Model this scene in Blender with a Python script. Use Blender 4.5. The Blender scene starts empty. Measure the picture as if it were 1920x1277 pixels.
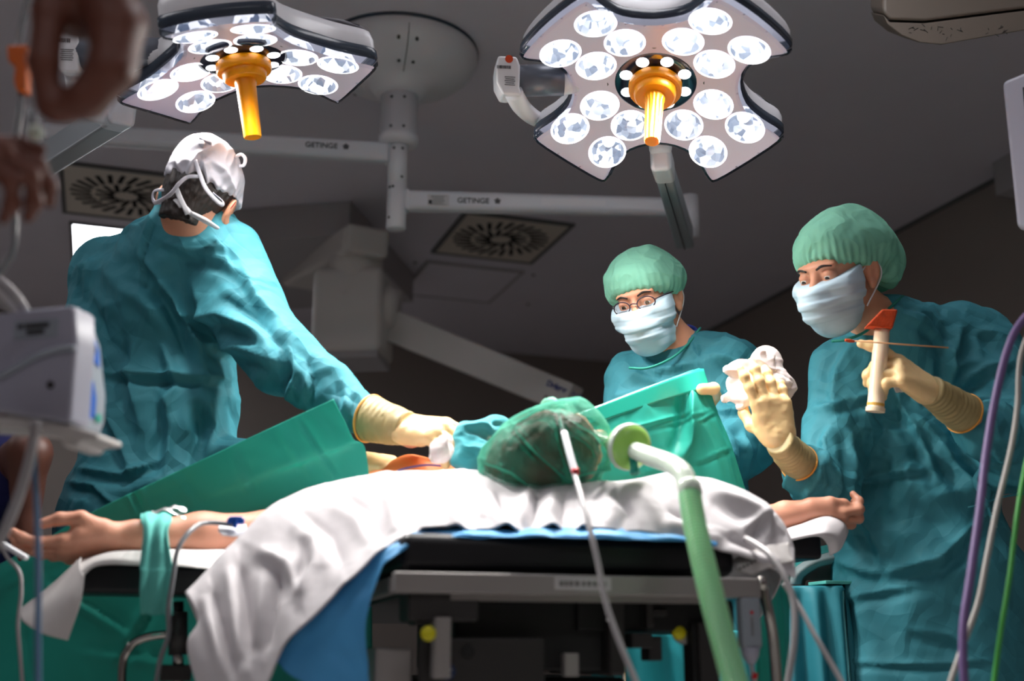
import bpy, bmesh, math, random
import numpy as np
from mathutils import Vector, Matrix
from mathutils.geometry import tessellate_polygon

# ------------------------------------------------------------------ camera, world, exposure
SC = bpy.context.scene
COL = SC.collection
CAM_H = 0.75
F_PX, HORIZON = 2180.0, 590.0
TILT = math.atan2(HORIZON, F_PX)
cam_data = bpy.data.cameras.new('camera')
cam = bpy.data.objects.new('camera', cam_data)
COL.objects.link(cam)
cam.location = (0, 0, CAM_H)
cam.rotation_euler = (math.pi / 2 + TILT, 0, 0)
cam_data.sensor_fit = 'HORIZONTAL'
cam_data.sensor_width = 36.0
cam_data.lens = F_PX / 1920 * 36.0
cam_data.clip_start = 0.02
cam_data.dof.use_dof = True
cam_data.dof.focus_distance = 2.85
cam_data.dof.aperture_fstop = 2.0
SC.camera = cam

SC.view_settings.view_transform = 'Standard'
SC.view_settings.look = 'None'
SC.view_settings.exposure = 0.1
SC.view_settings.gamma = 1.0
SC.view_settings.use_curve_mapping = False
SC.cycles.use_denoising = True
SC.cycles.sample_clamp_indirect = 6.0

w = bpy.data.worlds.new('world')
SC.world = w
w.use_nodes = True
w.node_tree.nodes['Background'].inputs[0].default_value = (0.5, 0.55, 0.65, 1)
w.node_tree.nodes['Background'].inputs[1].default_value = 0.0

SPOT_W = 34.0         # watts of one lamp lobe
LEFT_GAIN = 1.0
SPOT_ANGLE = 125
PANEL_E = 6.5         # lit ceiling panel at the left, and two unseen ones added beyond it
FILL_E = 5.0           # unseen fill panels added over the table and behind the camera

# ------------------------------------------------------------------ pixel <-> world estimates
CT, ST = math.cos(TILT), math.sin(TILT)


def ray(px, py):
    u, v = px - 960.0, 638.5 - py
    return np.array([u, F_PX * CT - v * ST, F_PX * ST + v * CT])


def P(px, py, Y):
    r = ray(px, py)
    return r / r[1] * Y + np.array([0, 0, CAM_H])


def PZ(px, py, z):
    r = ray(px, py)
    return r / r[2] * (z - CAM_H) + np.array([0, 0, CAM_H])


def project(co):
    y = co[:, 1] * CT + (co[:, 2] - CAM_H) * ST
    z = (co[:, 2] - CAM_H) * CT - co[:, 1] * ST
    return 960 + co[:, 0] / y * F_PX, 638.5 - z / y * F_PX


def nrm(v):
    v = np.asarray(v, float)
    return v / np.linalg.norm(v)


def V(*a):
    return np.array(a, float)


# ------------------------------------------------------------------ materials
def srgb(r, g, b):
    f = lambda c: (c / 255 / 12.92) if c / 255 <= 0.04045 else ((c / 255 + 0.055) / 1.055) ** 2.4
    return (f(r), f(g), f(b), 1.0)


class NT:
    def __init__(s, m):
        s.t = m.node_tree
        s.n = s.t.nodes
        s.b = s.n['Principled BSDF']

    def add(s, typ, **kw):
        n = s.n.new(typ)
        for k, v in kw.items():
            if k.startswith('i_'):
                n.inputs[k[2:].replace('_', ' ')].default_value = v
            else:
                setattr(n, k, v)
        return n

    def link(s, a, b):
        s.t.links.new(a, b)


def mat(name, col, rough=0.5, metal=0.0, spec=0.5, bump=None, var=None, sss=0.0, trans=0.0,
        emit=None, estr=0.0, alpha=1.0, sheen=0.0, coat=0.0):
    """bump: list of (kind, scale, strength, distance, stretch); var: (scale, amount)."""
    m = bpy.data.materials.new(name)
    m.use_nodes = True
    t = NT(m)
    b = t.b
    b.inputs['Base Color'].default_value = col
    b.inputs['Roughness'].default_value = rough
    b.inputs['Metallic'].default_value = metal
    b.inputs['Specular IOR Level'].default_value = spec
    b.inputs['Coat Weight'].default_value = coat
    if sheen:
        b.inputs['Sheen Weight'].default_value = sheen
    if sss:
        b.inputs['Subsurface Weight'].default_value = sss
        b.inputs['Subsurface Radius'].default_value = (0.012, 0.005, 0.003)
        b.inputs['Subsurface Scale'].default_value = 1.0
    if trans:
        b.inputs['Transmission Weight'].default_value = trans
    if emit:
        b.inputs['Emission Color'].default_value = emit
        b.inputs['Emission Strength'].default_value = estr
    b.inputs['Alpha'].default_value = alpha
    tc = t.add('ShaderNodeTexCoord')
    if var:
        n = t.add('ShaderNodeTexNoise', i_Scale=var[0], i_Detail=4.0)
        t.link(tc.outputs['Object'], n.inputs['Vector'])
        mx = t.add('ShaderNodeMix', data_type='RGBA', blend_type='MIX')
        mx.inputs['A'].default_value = tuple(c * (1 - var[1]) for c in col[:3]) + (1,)
        mx.inputs['B'].default_value = tuple(min(1, c * (1 + var[1])) for c in col[:3]) + (1,)
        t.link(n.outputs['Fac'], mx.inputs['Factor'])
        t.link(mx.outputs['Result'], b.inputs['Base Color'])
    prev = None
    for kind, sc, st, dist, stretch in (bump or []):
        mp = t.add('ShaderNodeMapping')
        mp.inputs['Scale'].default_value = stretch
        t.link(tc.outputs['Object'], mp.inputs['Vector'])
        if kind == 'noise':
            n = t.add('ShaderNodeTexNoise', i_Scale=sc, i_Detail=3.0)
            out = n.outputs['Fac']
        elif kind == 'crumple':
            n0 = t.add('ShaderNodeTexNoise', i_Scale=sc * 0.6, i_Detail=1.0)
            t.link(mp.outputs['Vector'], n0.inputs['Vector'])
            mv = t.add('ShaderNodeMix', data_type='VECTOR')
            mv.inputs['Factor'].default_value = 0.12
            t.link(mp.outputs['Vector'], mv.inputs['A'])
            t.link(n0.outputs['Color'], mv.inputs['B'])
            n = t.add('ShaderNodeTexVoronoi', i_Scale=sc)
            n.feature = 'F1'
            t.link(mv.outputs['Result'], n.inputs['Vector'])
            out = n.outputs['Distance']
        elif kind == 'crease':
            n = t.add('ShaderNodeTexWave', i_Scale=sc, i_Distortion=7.0, i_Detail=1.5)
            n.wave_profile = 'TRI'
            n.bands_direction = 'DIAGONAL'
            n.inputs['Detail Scale'].default_value = 1.3
            out = n.outputs['Fac']
        else:
            n = t.add('ShaderNodeTexWave', i_Scale=sc, i_Distortion=1.0)
            out = n.outputs['Fac']
        if kind != 'crumple':
            t.link(mp.outputs['Vector'], n.inputs['Vector'])
        bn = t.add('ShaderNodeBump', i_Strength=st, i_Distance=dist)
        t.link(out, bn.inputs['Height'])
        if prev:
            t.link(prev.outputs['Normal'], bn.inputs['Normal'])
        prev = bn
    if prev:
        t.link(prev.outputs['Normal'], b.inputs['Normal'])
    return m


def clear_mat(name, col, amount=0.8, rough=0.05):
    """thin clear plastic: transparent with a glossy sheen"""
    m = bpy.data.materials.new(name)
    m.use_nodes = True
    t = NT(m)
    out = t.n['Material Output']
    tr = t.add('ShaderNodeBsdfTransparent')
    tr.inputs[0].default_value = col
    gl = t.add('ShaderNodeBsdfGlossy')
    gl.inputs['Roughness'].default_value = rough
    fr = t.add('ShaderNodeLayerWeight')
    fr.inputs['Blend'].default_value = 1 - amount
    mx = t.add('ShaderNodeMixShader')
    t.link(fr.outputs['Fresnel'], mx.inputs[0])
    t.link(tr.outputs[0], mx.inputs[1])
    t.link(gl.outputs[0], mx.inputs[2])
    t.link(mx.outputs[0], out.inputs['Surface'])
    t.n.remove(t.b)
    return m


def cloth_translucent(name, col, amount, rough=0.6, bump=None):
    m = mat(name, col, rough, bump=bump, spec=0.3)
    t = NT(m)
    out = t.n['Material Output']
    tl = t.add('ShaderNodeBsdfTranslucent')
    tl.inputs['Color'].default_value = col
    mx = t.add('ShaderNodeMixShader')
    mx.inputs[0].default_value = amount
    t.link(t.b.outputs[0], mx.inputs[1])
    t.link(tl.outputs[0], mx.inputs[2])
    t.link(mx.outputs[0], out.inputs['Surface'])
    return m


GB = [('crumple', 9, 0.6, 0.02, (1, 1, 1)), ('crease', 5, 0.55, 0.010, (1, 1, 1)), ('crease', 11, 0.35, 0.005, (-1, .6, .8)), ('noise', 900, 0.08, 0.001, (1, 1, 1))]
M = dict(
    gown=mat('gown_cloth', srgb(62, 138, 152), 0.68, spec=0.3, bump=GB),
    gown_trim=mat('gown_trim', srgb(40, 145, 128), 0.6),
    seam=mat('gown_seam', srgb(30, 105, 125), 0.6),
    drape=cloth_translucent('drape_film', srgb(58, 186, 168), 0.35, 0.4, [('crumple', 5, 0.15, 0.01, (1, 1, 1)), ('noise', 500, 0.05, 0.001, (1, 1, 1))]),
    drape_dark=mat('drape_cloth', srgb(30, 120, 118), 0.6, bump=[('crumple', 7, 0.4, 0.01, (1, 1, 1))]),
    drape_cyan=mat('drape_cyan', srgb(40, 168, 180), 0.6, bump=[('crumple', 7, 0.3, 0.01, (1, 1, 1))]),
    drape_blue=mat('instrument_drape', srgb(40, 130, 145), 0.6, bump=[('crumple', 8, 0.35, 0.01, (1, 1, 1))]),
    tape=mat('drape_tape', srgb(40, 160, 140), 0.25),
    strap=mat('strap_cloth', srgb(95, 190, 180), 0.8, bump=[('noise', 60, 0.3, 0.004, (1, 1, .3))]),
    towel=mat('towel_cloth', srgb(50, 150, 160), 0.9, bump=[('noise', 250, 0.4, 0.002, (1, 1, 1))], sheen=.2),
    sheet=mat('white_sheet', srgb(208, 203, 206), 0.8, bump=[('noise', 9, 0.25, 0.02, (1, 1, 1)), ('noise', 600, 0.05, 0.001, (1, 1, 1))]),
    paper=mat('white_paper', srgb(215, 210, 208), 0.8, bump=[('noise', 30, 0.2, 0.004, (1, 1, 1))]),
    gauze=mat('gauze', srgb(240, 228, 226), 0.9, bump=[('noise', 400, 0.3, 0.001, (1, 1, 1))], sss=.1),
    blue_sheet=mat('blue_sheet', srgb(80, 168, 228), 0.6, bump=[('noise', 14, 0.3, 0.01, (1, 1, 1))]),
    cream=mat('cream_plastic', srgb(122, 112, 102), 0.45),
    film=clear_mat('thin_film', (0.9, 0.95, 0.95, 1), 0.8, 0.4),
    white=mat('white_enamel', srgb(232, 231, 236), 0.3, bump=None),
    white_arm=mat('arm_enamel', srgb(224, 225, 232), 0.28),
    offwhite=mat('pendant_plastic', srgb(218, 214, 210), 0.4),
    grey_arm=mat('spring_arm_grey', srgb(172, 182, 188), 0.35),
    dark_axle=mat('axle_grey', srgb(105, 110, 122), 0.35, metal=0.2),
    dark_band=mat('lamp_band', srgb(62, 72, 86), 0.25),
    plate=mat('lamp_plate', srgb(232, 220, 236), 0.25, spec=0.6),
    navy=mat('lamp_centre', srgb(22, 28, 48), 0.12, spec=0.7),
    screw=mat('screw', srgb(80, 80, 78), 0.4, metal=0.8),
    seamline=mat('dark_seam', srgb(40, 40, 48), 0.5),
    orange=mat('orange_handle', srgb(240, 150, 4), 0.35, spec=0.5, sss=0.15),
    black=mat('black_vinyl', srgb(16, 16, 22), 0.45, bump=[('noise', 40, 0.08, 0.002, (1, 1, 1))]),
    black_plastic=mat('black_plastic', srgb(12, 12, 14), 0.6),
    steel=mat('steel', srgb(150, 148, 148), 0.32, metal=0.75),
    rail=mat('rail_steel', srgb(165, 160, 158), 0.4, metal=0.35),
    chrome=mat('chrome', srgb(200, 196, 190), 0.12, metal=1.0),
    dark_metal=mat('dark_metal', srgb(60, 58, 58), 0.45, metal=0.4),
    hair_brown=mat('brown_hair', srgb(92, 68, 48), 0.5, bump=[('noise', 90, 0.8, 0.004, (1, 1, .15))]),
    skin=mat('skin', srgb(214, 152, 122), 0.5, sss=0.25, var=(14, 0.08), bump=[('noise', 120, 0.1, 0.002, (1, 1, 1))]),
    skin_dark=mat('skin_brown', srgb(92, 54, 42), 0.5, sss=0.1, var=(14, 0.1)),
    hair=mat('dark_hair', srgb(36, 26, 22), 0.5, bump=[('noise', 90, 0.8, 0.004, (1, 1, .15))]),
    glove=mat('latex_glove', srgb(242, 208, 152), 0.42, sss=0.15, bump=[('noise', 55, 0.22, 0.003, (1, 1, 1)), ('noise', 500, 0.05, 0.0005, (1, 1, 1))]),
    glove_cuff=mat('glove_cuff', srgb(176, 156, 108), 0.5, bump=[('noise', 45, 0.3, 0.004, (1, 1, 1))]),
    glove_rim=mat('glove_rim', srgb(226, 160, 70), 0.5),
    mask=mat('mask_fabric', srgb(186, 210, 224), 0.8, bump=[('wave', 14, 0.25, 0.003, (.1, .1, 1))]),
    bouffant=cloth_translucent('bouffant_mesh', srgb(142, 212, 186), 0.25, 0.8, [('crumple', 24, 0.7, 0.008, (1, 1, 1)), ('noise', 400, 0.15, 0.001, (1, 1, 1))]),
    greycap=mat('grey_cotton', srgb(200, 198, 208), 0.8, bump=[('noise', 16, 0.35, 0.008, (1, 1, 1)), ('noise', 600, 0.08, 0.001, (1, 1, 1))]),
    white_ribbon=mat('white_ribbon', srgb(225, 225, 230), 0.8),
    red=mat('red_tag', srgb(200, 25, 35), 0.5),
    navy_cloth=mat('navy_scrubs', srgb(18, 22, 84), 0.8, bump=[('noise', 14, 0.3, 0.01, (1, 1, 1))]),
    blue_collar=mat('blue_shirt', srgb(35, 50, 135), 0.8),
    hose=mat('green_hose', srgb(168, 236, 182), 0.3, sss=0.1),
    clear_hose=mat('clear_hose', srgb(225, 238, 222), 0.15),
    filter_green=mat('filter_green', srgb(170, 225, 110), 0.25, sss=.2),
    tube_grey=mat('grey_tube', srgb(166, 162, 164), 0.35),
    tube_clear=mat('clear_tube', srgb(128, 130, 134), 0.25),
    tube_blue=mat('bluish_tube', srgb(110, 140, 175), 0.2, trans=0.3),
    purple=mat('purple_cable', srgb(116, 92, 142), 0.45),
    grey_cable=mat('grey_cable', srgb(165, 160, 155), 0.5),
    green_cable=mat('green_cable', srgb(70, 165, 70), 0.45),
    clamp_orange=mat('orange_clamp', srgb(232, 112, 30), 0.45, sss=.1),
    iodine=mat('iodine_sponge', srgb(205, 70, 18), 0.8, var=(60, 0.5), bump=[('noise', 200, 0.6, 0.003, (1, 1, 1))]),
    pump=mat('pump_plastic', srgb(168, 168, 184), 0.45),
    pump_front=mat('pump_front', srgb(150, 158, 168), 0.45),
    blue_plastic=mat('blue_plastic', srgb(25, 90, 190), 0.35),
    screen=mat('pump_screen', srgb(20, 55, 95), 0.15),
    teal_plastic=mat('teal_plastic', srgb(30, 160, 140), 0.4),
    label=mat('paper_label', srgb(205, 203, 205), 0.5),
    ink=mat('print_ink', srgb(38, 40, 44), 0.6),
    ink_blue=mat('print_blue', srgb(40, 62, 140), 0.6),
    orange_sticker=mat('orange_sticker', srgb(205, 70, 30), 0.4),
    yellow=mat('yellow_knob', srgb(215, 205, 20), 0.4),
    sticker_blue=mat('blue_sticker', srgb(32, 50, 90), 0.4),
    grey_band=mat('grey_band', srgb(120, 135, 138), 0.6),
    eye=mat('eye_white', srgb(225, 220, 215), 0.15),
    iris=mat('iris', srgb(40, 28, 20), 0.1),
    glass_frame=mat('glasses_frame', srgb(50, 36, 50), 0.3),
    lens=clear_mat('glasses_lens', (0.92, 0.92, 0.95, 1), 0.75),
    cover=clear_mat('lamp_cover', (0.95, 0.95, 1.0, 1), 0.72, 0.03),
    vent_plate=mat('vent_plate', srgb(220, 210, 197), 0.5, bump=[('noise', 500, .05, .001, (1, 1, 1))]),
    vent_frame=mat('vent_frame', srgb(96, 96, 96), 0.5),
    slot=mat('vent_slot', srgb(6, 6, 6), 0.9),
    monitor=mat('monitor_plastic', srgb(150, 148, 162), 0.45),
    monitor_screen=mat('monitor_screen', srgb(8, 12, 30), 0.1, emit=(0.01, 0.03, 0.12, 1), estr=1.0),
    led=mat('led_white', (1, 1, 1, 1), 0.3, emit=(0.93, 0.96, 1.0, 1), estr=2.5),
    rim_light=mat('reflector_rim', (1, 1, 1, 1), 0.3, emit=(0.95, 0.97, 1.0, 1), estr=1.6),
    swab_stick=mat('swab_stick', srgb(228, 170, 120), 0.5),
    plastic_tube=mat('applicator_plastic', srgb(252, 226, 194), 0.3, sss=0.2),
)
M['mattress_edge'] = M['black']


def lit_mat(name, col, strength):
    return mat(name, (0.9, 0.9, 0.9, 1), 0.5, emit=col, estr=strength)


def wall_mat(name, col, bump):
    return mat(name, col, 0.75, spec=0.2, bump=bump, var=(3, 0.04))


M['ceiling'] = wall_mat('ceiling_paint', srgb(224, 219, 228), [('noise', 300, 0.05, 0.001, (1, 1, 1))])
M['wall'] = wall_mat('wall_covering', srgb(150, 140, 134), [('noise', 60, 0.5, 0.004, (1, 1, .12))])
M['floor'] = wall_mat('floor_vinyl', srgb(190, 186, 182), [('noise', 200, 0.05, 0.001, (1, 1, 1))])
M['bulkhead'] = wall_mat('bulkhead_paint', srgb(176, 172, 174), None)


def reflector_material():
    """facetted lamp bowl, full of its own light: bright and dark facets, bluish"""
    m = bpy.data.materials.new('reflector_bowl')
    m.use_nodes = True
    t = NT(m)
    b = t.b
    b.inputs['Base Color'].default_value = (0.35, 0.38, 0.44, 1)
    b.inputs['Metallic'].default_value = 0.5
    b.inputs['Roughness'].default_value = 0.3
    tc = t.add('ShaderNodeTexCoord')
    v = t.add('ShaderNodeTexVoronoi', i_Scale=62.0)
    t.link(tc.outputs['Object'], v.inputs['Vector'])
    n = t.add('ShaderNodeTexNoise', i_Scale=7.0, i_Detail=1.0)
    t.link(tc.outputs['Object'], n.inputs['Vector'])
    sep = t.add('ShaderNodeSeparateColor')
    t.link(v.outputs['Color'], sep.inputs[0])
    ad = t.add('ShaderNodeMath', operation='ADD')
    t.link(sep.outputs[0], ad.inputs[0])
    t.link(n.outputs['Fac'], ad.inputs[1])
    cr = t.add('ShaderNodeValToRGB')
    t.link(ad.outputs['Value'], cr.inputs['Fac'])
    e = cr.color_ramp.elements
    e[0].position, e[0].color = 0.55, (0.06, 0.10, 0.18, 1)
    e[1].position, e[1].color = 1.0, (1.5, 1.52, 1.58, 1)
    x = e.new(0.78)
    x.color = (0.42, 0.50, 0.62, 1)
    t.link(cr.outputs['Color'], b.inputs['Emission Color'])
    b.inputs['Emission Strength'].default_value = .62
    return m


M['reflector'] = reflector_material()
M['glow_diode'] = mat('diode_lens', (.9, .92, .95, 1), .2, emit=(.85, .92, 1.0, 1), estr=.75)

# ------------------------------------------------------------------ objects
def base_loc(parent):
    l = np.zeros(3)
    while parent is not None:
        l = l + np.array(parent.location)
        parent = parent.parent
    return l


def tag(o, label=None, cat=None, group=None, kind=None):
    if label: o['label'] = label
    if cat: o['category'] = cat
    if group: o['group'] = group
    if kind: o['kind'] = kind
    return o


def thing(name, loc, label, cat, group=None):
    o = bpy.data.objects.new(name, None)
    o.empty_display_size = 0.05
    COL.objects.link(o)
    o.location = tuple(loc)
    return tag(o, label, cat, group)


def make(name, verts, faces, m, parent=None, smooth=False, edge_smooth=None):
    verts = np.asarray(verts, float)
    if parent is None:
        lo, hi = verts.min(0), verts.max(0)
        org = np.array([(lo[0] + hi[0]) / 2, (lo[1] + hi[1]) / 2, lo[2]])
    else:
        org = base_loc(parent)
    me = bpy.data.meshes.new(name)
    if isinstance(faces, np.ndarray) and faces.shape[1] == 4:
        me.vertices.add(len(verts))
        me.vertices.foreach_set('co', (verts - org).astype(np.float32).ravel())
        nf = len(faces)
        me.loops.add(nf * 4)
        me.loops.foreach_set('vertex_index', faces.astype(np.int32).ravel())
        me.polygons.add(nf)
        me.polygons.foreach_set('loop_start', np.arange(0, nf * 4, 4, dtype=np.int32))
        me.polygons.foreach_set('loop_total', np.full(nf, 4, dtype=np.int32))
        me.update(calc_edges=True)
        me.validate()
    else:
        me.from_pydata([tuple(v) for v in verts - org], [], [tuple(int(i) for i in f) for f in faces])
        me.update()
    if smooth:
        me.polygons.foreach_set('use_smooth', np.ones(len(me.polygons), dtype=bool))
    me.materials.append(m)
    o = bpy.data.objects.new(name, me)
    COL.objects.link(o)
    if parent is None:
        o.location = tuple(org)
    else:
        o.parent = parent
    return o


class MB:
    """collects shapes, in world coordinates, for ONE mesh"""

    def __init__(s):
        s.v, s.f = [], []

    def add(s, v, f):
        n = len(s.v)
        s.v += [tuple(x) for x in v]
        s.f += [tuple(i + n for i in q) for q in f]
        return s

    def build(s, name, m, parent=None, smooth=False, bevel=0.0, seg=2, angle=None):
        o = make(name, s.v, s.f, m, parent, smooth)
        if bevel:
            b = o.modifiers.new('bevel', 'BEVEL')
            b.width, b.segments, b.limit_method = bevel, seg, 'ANGLE'
            b.angle_limit = math.radians(40)
            o.data.polygons.foreach_set('use_smooth', np.ones(len(o.data.polygons), dtype=bool))
            b.harden_normals = True
        return o

    def box(s, c, X, Y, Z, hx, hy, hz):
        c, X, Y, Z = (np.asarray(q, float) for q in (c, X, Y, Z))
        v = [c + X * hx * i + Y * hy * j + Z * hz * k for k in (-1, 1) for j in (-1, 1) for i in (-1, 1)]
        f = [(0, 2, 3, 1), (4, 5, 7, 6), (0, 1, 5, 4), (2, 6, 7, 3), (0, 4, 6, 2), (1, 3, 7, 5)]
        return s.add(v, f)

    def abox(s, lo, hi):
        lo, hi = np.asarray(lo, float), np.asarray(hi, float)
        c, h = (lo + hi) / 2, (hi - lo) / 2
        return s.box(c, V(1, 0, 0), V(0, 1, 0), V(0, 0, 1), *h)

    def bar(s, a, b, wid, hgt, up=(0, 0, 1), wid2=None, hgt2=None):
        a, b = np.asarray(a, float), np.asarray(b, float)
        d = nrm(b - a)
        x = nrm(np.cross(d, up))
        z = np.cross(x, d)
        w2, h2 = wid2 or wid, hgt2 or hgt
        v = [a + x * i * wid / 2 + z * k * hgt / 2 for k in (-1, 1) for i in (-1, 1)] + \
            [b + x * i * w2 / 2 + z * k * h2 / 2 for k in (-1, 1) for i in (-1, 1)]
        f = [(0, 1, 3, 2), (4, 6, 7, 5), (0, 4, 5, 1), (2, 3, 7, 6), (0, 2, 6, 4), (1, 5, 7, 3)]
        return s.add(v, f)

    def lathe(s, c, axis, prof, n=32, up=None, ribs=None):
        """prof: (radius, height along axis)"""
        c, axis = np.asarray(c, float), nrm(axis)
        x = nrm(np.cross(axis, (0, 0, 1) if abs(axis[2]) < 0.9 else (1, 0, 0)))
        y = np.cross(axis, x)
        v, f = [], []
        for r, h in prof:
            for i in range(n):
                t = 2 * math.pi * i / n
                rr = r * (1 - (ribs[1] * (0.5 + 0.5 * math.cos(ribs[0] * t)) if ribs else 0))
                v.append(c + axis * h + (x * math.cos(t) + y * math.sin(t)) * rr)
        for k in range(len(prof) - 1):
            for i in range(n):
                j = (i + 1) % n
                f.append((k * n + i, k * n + j, (k + 1) * n + j, (k + 1) * n + i))
        f.append(tuple(range(n))[::-1])
        f.append(tuple((len(prof) - 1) * n + i for i in range(n)))
        return s.add(v, f)

    def cyl(s, a, b, r, r2=None, n=24):
        a, b = np.asarray(a, float), np.asarray(b, float)
        return s.lathe(a, b - a, [(r, 0), (r if r2 is None else r2, np.linalg.norm(b - a))], n)

    def tube(s, pts, r, n=12, sub=8, ripple=None, flat=1.0, up=(0, 0, 1)):
        c = spline(pts, sub)
        if ripple:
            L = np.concatenate([[0], np.cumsum(np.linalg.norm(np.diff(c, axis=0), axis=1))])
            k = max(2, int(L[-1] / ripple[0] * 4))
            q = np.linspace(0, L[-1], k)
            c = np.stack([np.interp(q, L, c[:, i]) for i in range(3)], 1)
        m = len(c)
        rad = np.interp(np.linspace(0, 1, m), np.linspace(0, 1, len(r)), r) if hasattr(r, '__len__') else np.full(m, r)
        if ripple:
            rad = rad * (1 + ripple[1] * np.cos(np.arange(m) * math.pi / 2))
        tg = np.gradient(c, axis=0)
        tg /= np.linalg.norm(tg, axis=1)[:, None] + 1e-12
        x = np.cross(tg[0], up)
        if np.linalg.norm(x) < 1e-3:
            x = np.cross(tg[0], (1, 0, 0))
        x = nrm(x)
        v, f = [], []
        for i in range(m):
            x = nrm(x - tg[i] * np.dot(x, tg[i]))
            y = np.cross(tg[i], x)
            for j in range(n):
                t = 2 * math.pi * j / n
                v.append(c[i] + (x * math.cos(t) + y * math.sin(t) * flat) * rad[i])
        for i in range(m - 1):
            for j in range(n):
                k = (j + 1) % n
                f.append((i * n + j, i * n + k, (i + 1) * n + k, (i + 1) * n + j))
        f.append(tuple(range(n))[::-1])
        f.append(tuple((m - 1) * n + j for j in range(n)))
        return s.add(v, f)

    def prism(s, poly, ext):
        """poly: list of world points (planar), extruded by vector ext"""
        poly = [np.asarray(p, float) for p in poly]
        n = len(poly)
        v = poly + [p + ext for p in poly]
        f = [tuple(range(n))[::-1], tuple(range(n, 2 * n))] + [(i, (i + 1) % n, (i + 1) % n + n, i + n) for i in range(n)]
        return s.add(v, f)

    def ball(s, c, r, n=16):
        prof = [(max(1e-4, r * math.sin(math.pi * k / n)), -r * math.cos(math.pi * k / n)) for k in range(n + 1)]
        return s.lathe(c, (0, 0, 1), prof, n * 2)


def spline(pts, sub=8):
    p = np.asarray(pts, float)
    if len(p) < 3:
        t = np.linspace(0, 1, sub + 1)[:, None]
        return p[0] * (1 - t) + p[-1] * t
    q = np.vstack([2 * p[0] - p[1], p, 2 * p[-1] - p[-2]])
    out = []
    for i in range(1, len(q) - 2):
        for k in range(sub):
            t = k / sub
            a, b, c, d = q[i - 1], q[i], q[i + 1], q[i + 2]
            out.append(0.5 * ((2 * b) + (c - a) * t + (2 * a - 5 * b + 4 * c - d) * t * t + (3 * b - 3 * c + d - a) * t ** 3))
    out.append(p[-1])
    return np.array(out)


def gnoise(p):
    """smooth value noise, -1..1"""
    i = np.floor(p).astype(np.int64)
    f = p - i
    u = f * f * f * (f * (f * 6 - 15) + 10)
    out = np.zeros(len(p))
    for dx in (0, 1):
        for dy in (0, 1):
            for dz in (0, 1):
                h = ((i[:, 0] + dx) * 374761393 + (i[:, 1] + dy) * 668265263 + (i[:, 2] + dz) * 974634493) & 0xffffffff
                h = ((h ^ (h >> 13)) * 1274126177) & 0xffffffff
                h = (h ^ (h >> 16)) & 0xffff
                wgt = (u[:, 0] if dx else 1 - u[:, 0]) * (u[:, 1] if dy else 1 - u[:, 1]) * (u[:, 2] if dz else 1 - u[:, 2])
                out += wgt * (h / 32767.5 - 1)
    return out


def fnoise(p, oct=3):
    a, s, o = 1.0, 1.0, 0
    for _ in range(oct):
        o = o + a * gnoise(p * s + 17.3 * s)
        a, s = a * 0.5, s * 2.03
    return o


def sheet(name, rows, m, parent=None, nu=80, nv=40, disp=None, thick=0.0015, smooth=True):
    """cloth: rows of world control points, splined both ways, displaced along its normal"""
    rows = [np.asarray(r, float) for r in rows]
    R = []
    for r in rows:
        c = spline(r, 12)
        t = np.linspace(0, len(c) - 1, nu)
        R.append(np.stack([np.interp(t, np.arange(len(c)), c[:, k]) for k in range(3)], 1))
    R = np.array(R)
    G = np.zeros((nv, nu, 3))
    for j in range(nu):
        c = spline(R[:, j], 12)
        t = np.linspace(0, len(c) - 1, nv)
        G[:, j] = np.stack([np.interp(t, np.arange(len(c)), c[:, k]) for k in range(3)], 1)
    du, dv = np.gradient(G, axis=1), np.gradient(G, axis=0)
    N = np.cross(du, dv)
    N /= np.linalg.norm(N, axis=2)[..., None] + 1e-9
    if disp is not None:
        vv, uu = np.meshgrid(np.linspace(0, 1, nv), np.linspace(0, 1, nu), indexing='ij')
        G = G + N * disp(uu, vv, G)[..., None]
    v = G.reshape(-1, 3)
    idx = np.arange(nu * nv).reshape(nv, nu)
    f = np.stack([idx[:-1, :-1], idx[:-1, 1:], idx[1:, 1:], idx[1:, :-1]], -1).reshape(-1, 4)
    o = make(name, v, f, m, parent, smooth)
    if thick:
        s = o.modifiers.new('thickness', 'SOLIDIFY')
        s.thickness, s.offset = thick, 0
    return o


def polyline_dist(px, py, pts):
    """signed distance to a polyline in 2-D and position 0..1 along it"""
    pts = np.asarray(pts, float)
    seg = np.linalg.norm(np.diff(pts, axis=0), axis=1)
    tot = seg.sum()
    best = np.full(px.shape, 1e9)
    sd = np.zeros(px.shape)
    tt = np.zeros(px.shape)
    acc = 0
    for a, b, L in zip(pts[:-1], pts[1:], seg):
        d = (b - a) / L
        rx, ry = px - a[0], py - a[1]
        t = np.clip(rx * d[0] + ry * d[1], 0, L)
        dx, dy = rx - t * d[0], ry - t * d[1]
        dist = np.hypot(dx, dy)
        k = dist < best
        best[k] = dist[k]
        sd[k] = (dist * np.sign(d[0] * ry - d[1] * rx + 1e-9))[k]
        tt[k] = ((acc + t) / tot)[k]
        acc += L
    return sd, tt


def fold_field(px, py, folds):
    """folds: (points, width px, height m): a ridge with a valley on its right-hand side"""
    d = np.zeros(px.shape)
    for pts, wd, amp in folds:
        s, t = polyline_dist(px, py, pts)
        env = np.clip(4 * t * (1 - t), 0, 1) ** 0.6
        env = np.maximum(env, 0.15)
        near = np.exp(-(np.maximum(0, np.abs(s) - 0) / (wd * 4)) ** 4)
        d += 2.0 * amp * env * near * (np.exp(-np.sqrt((s / wd) ** 2 * 2.2 + .03)) - 0.7 * np.exp(-((s - 1.5 * wd) / (wd * 1.1)) ** 2))
    return d


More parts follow.
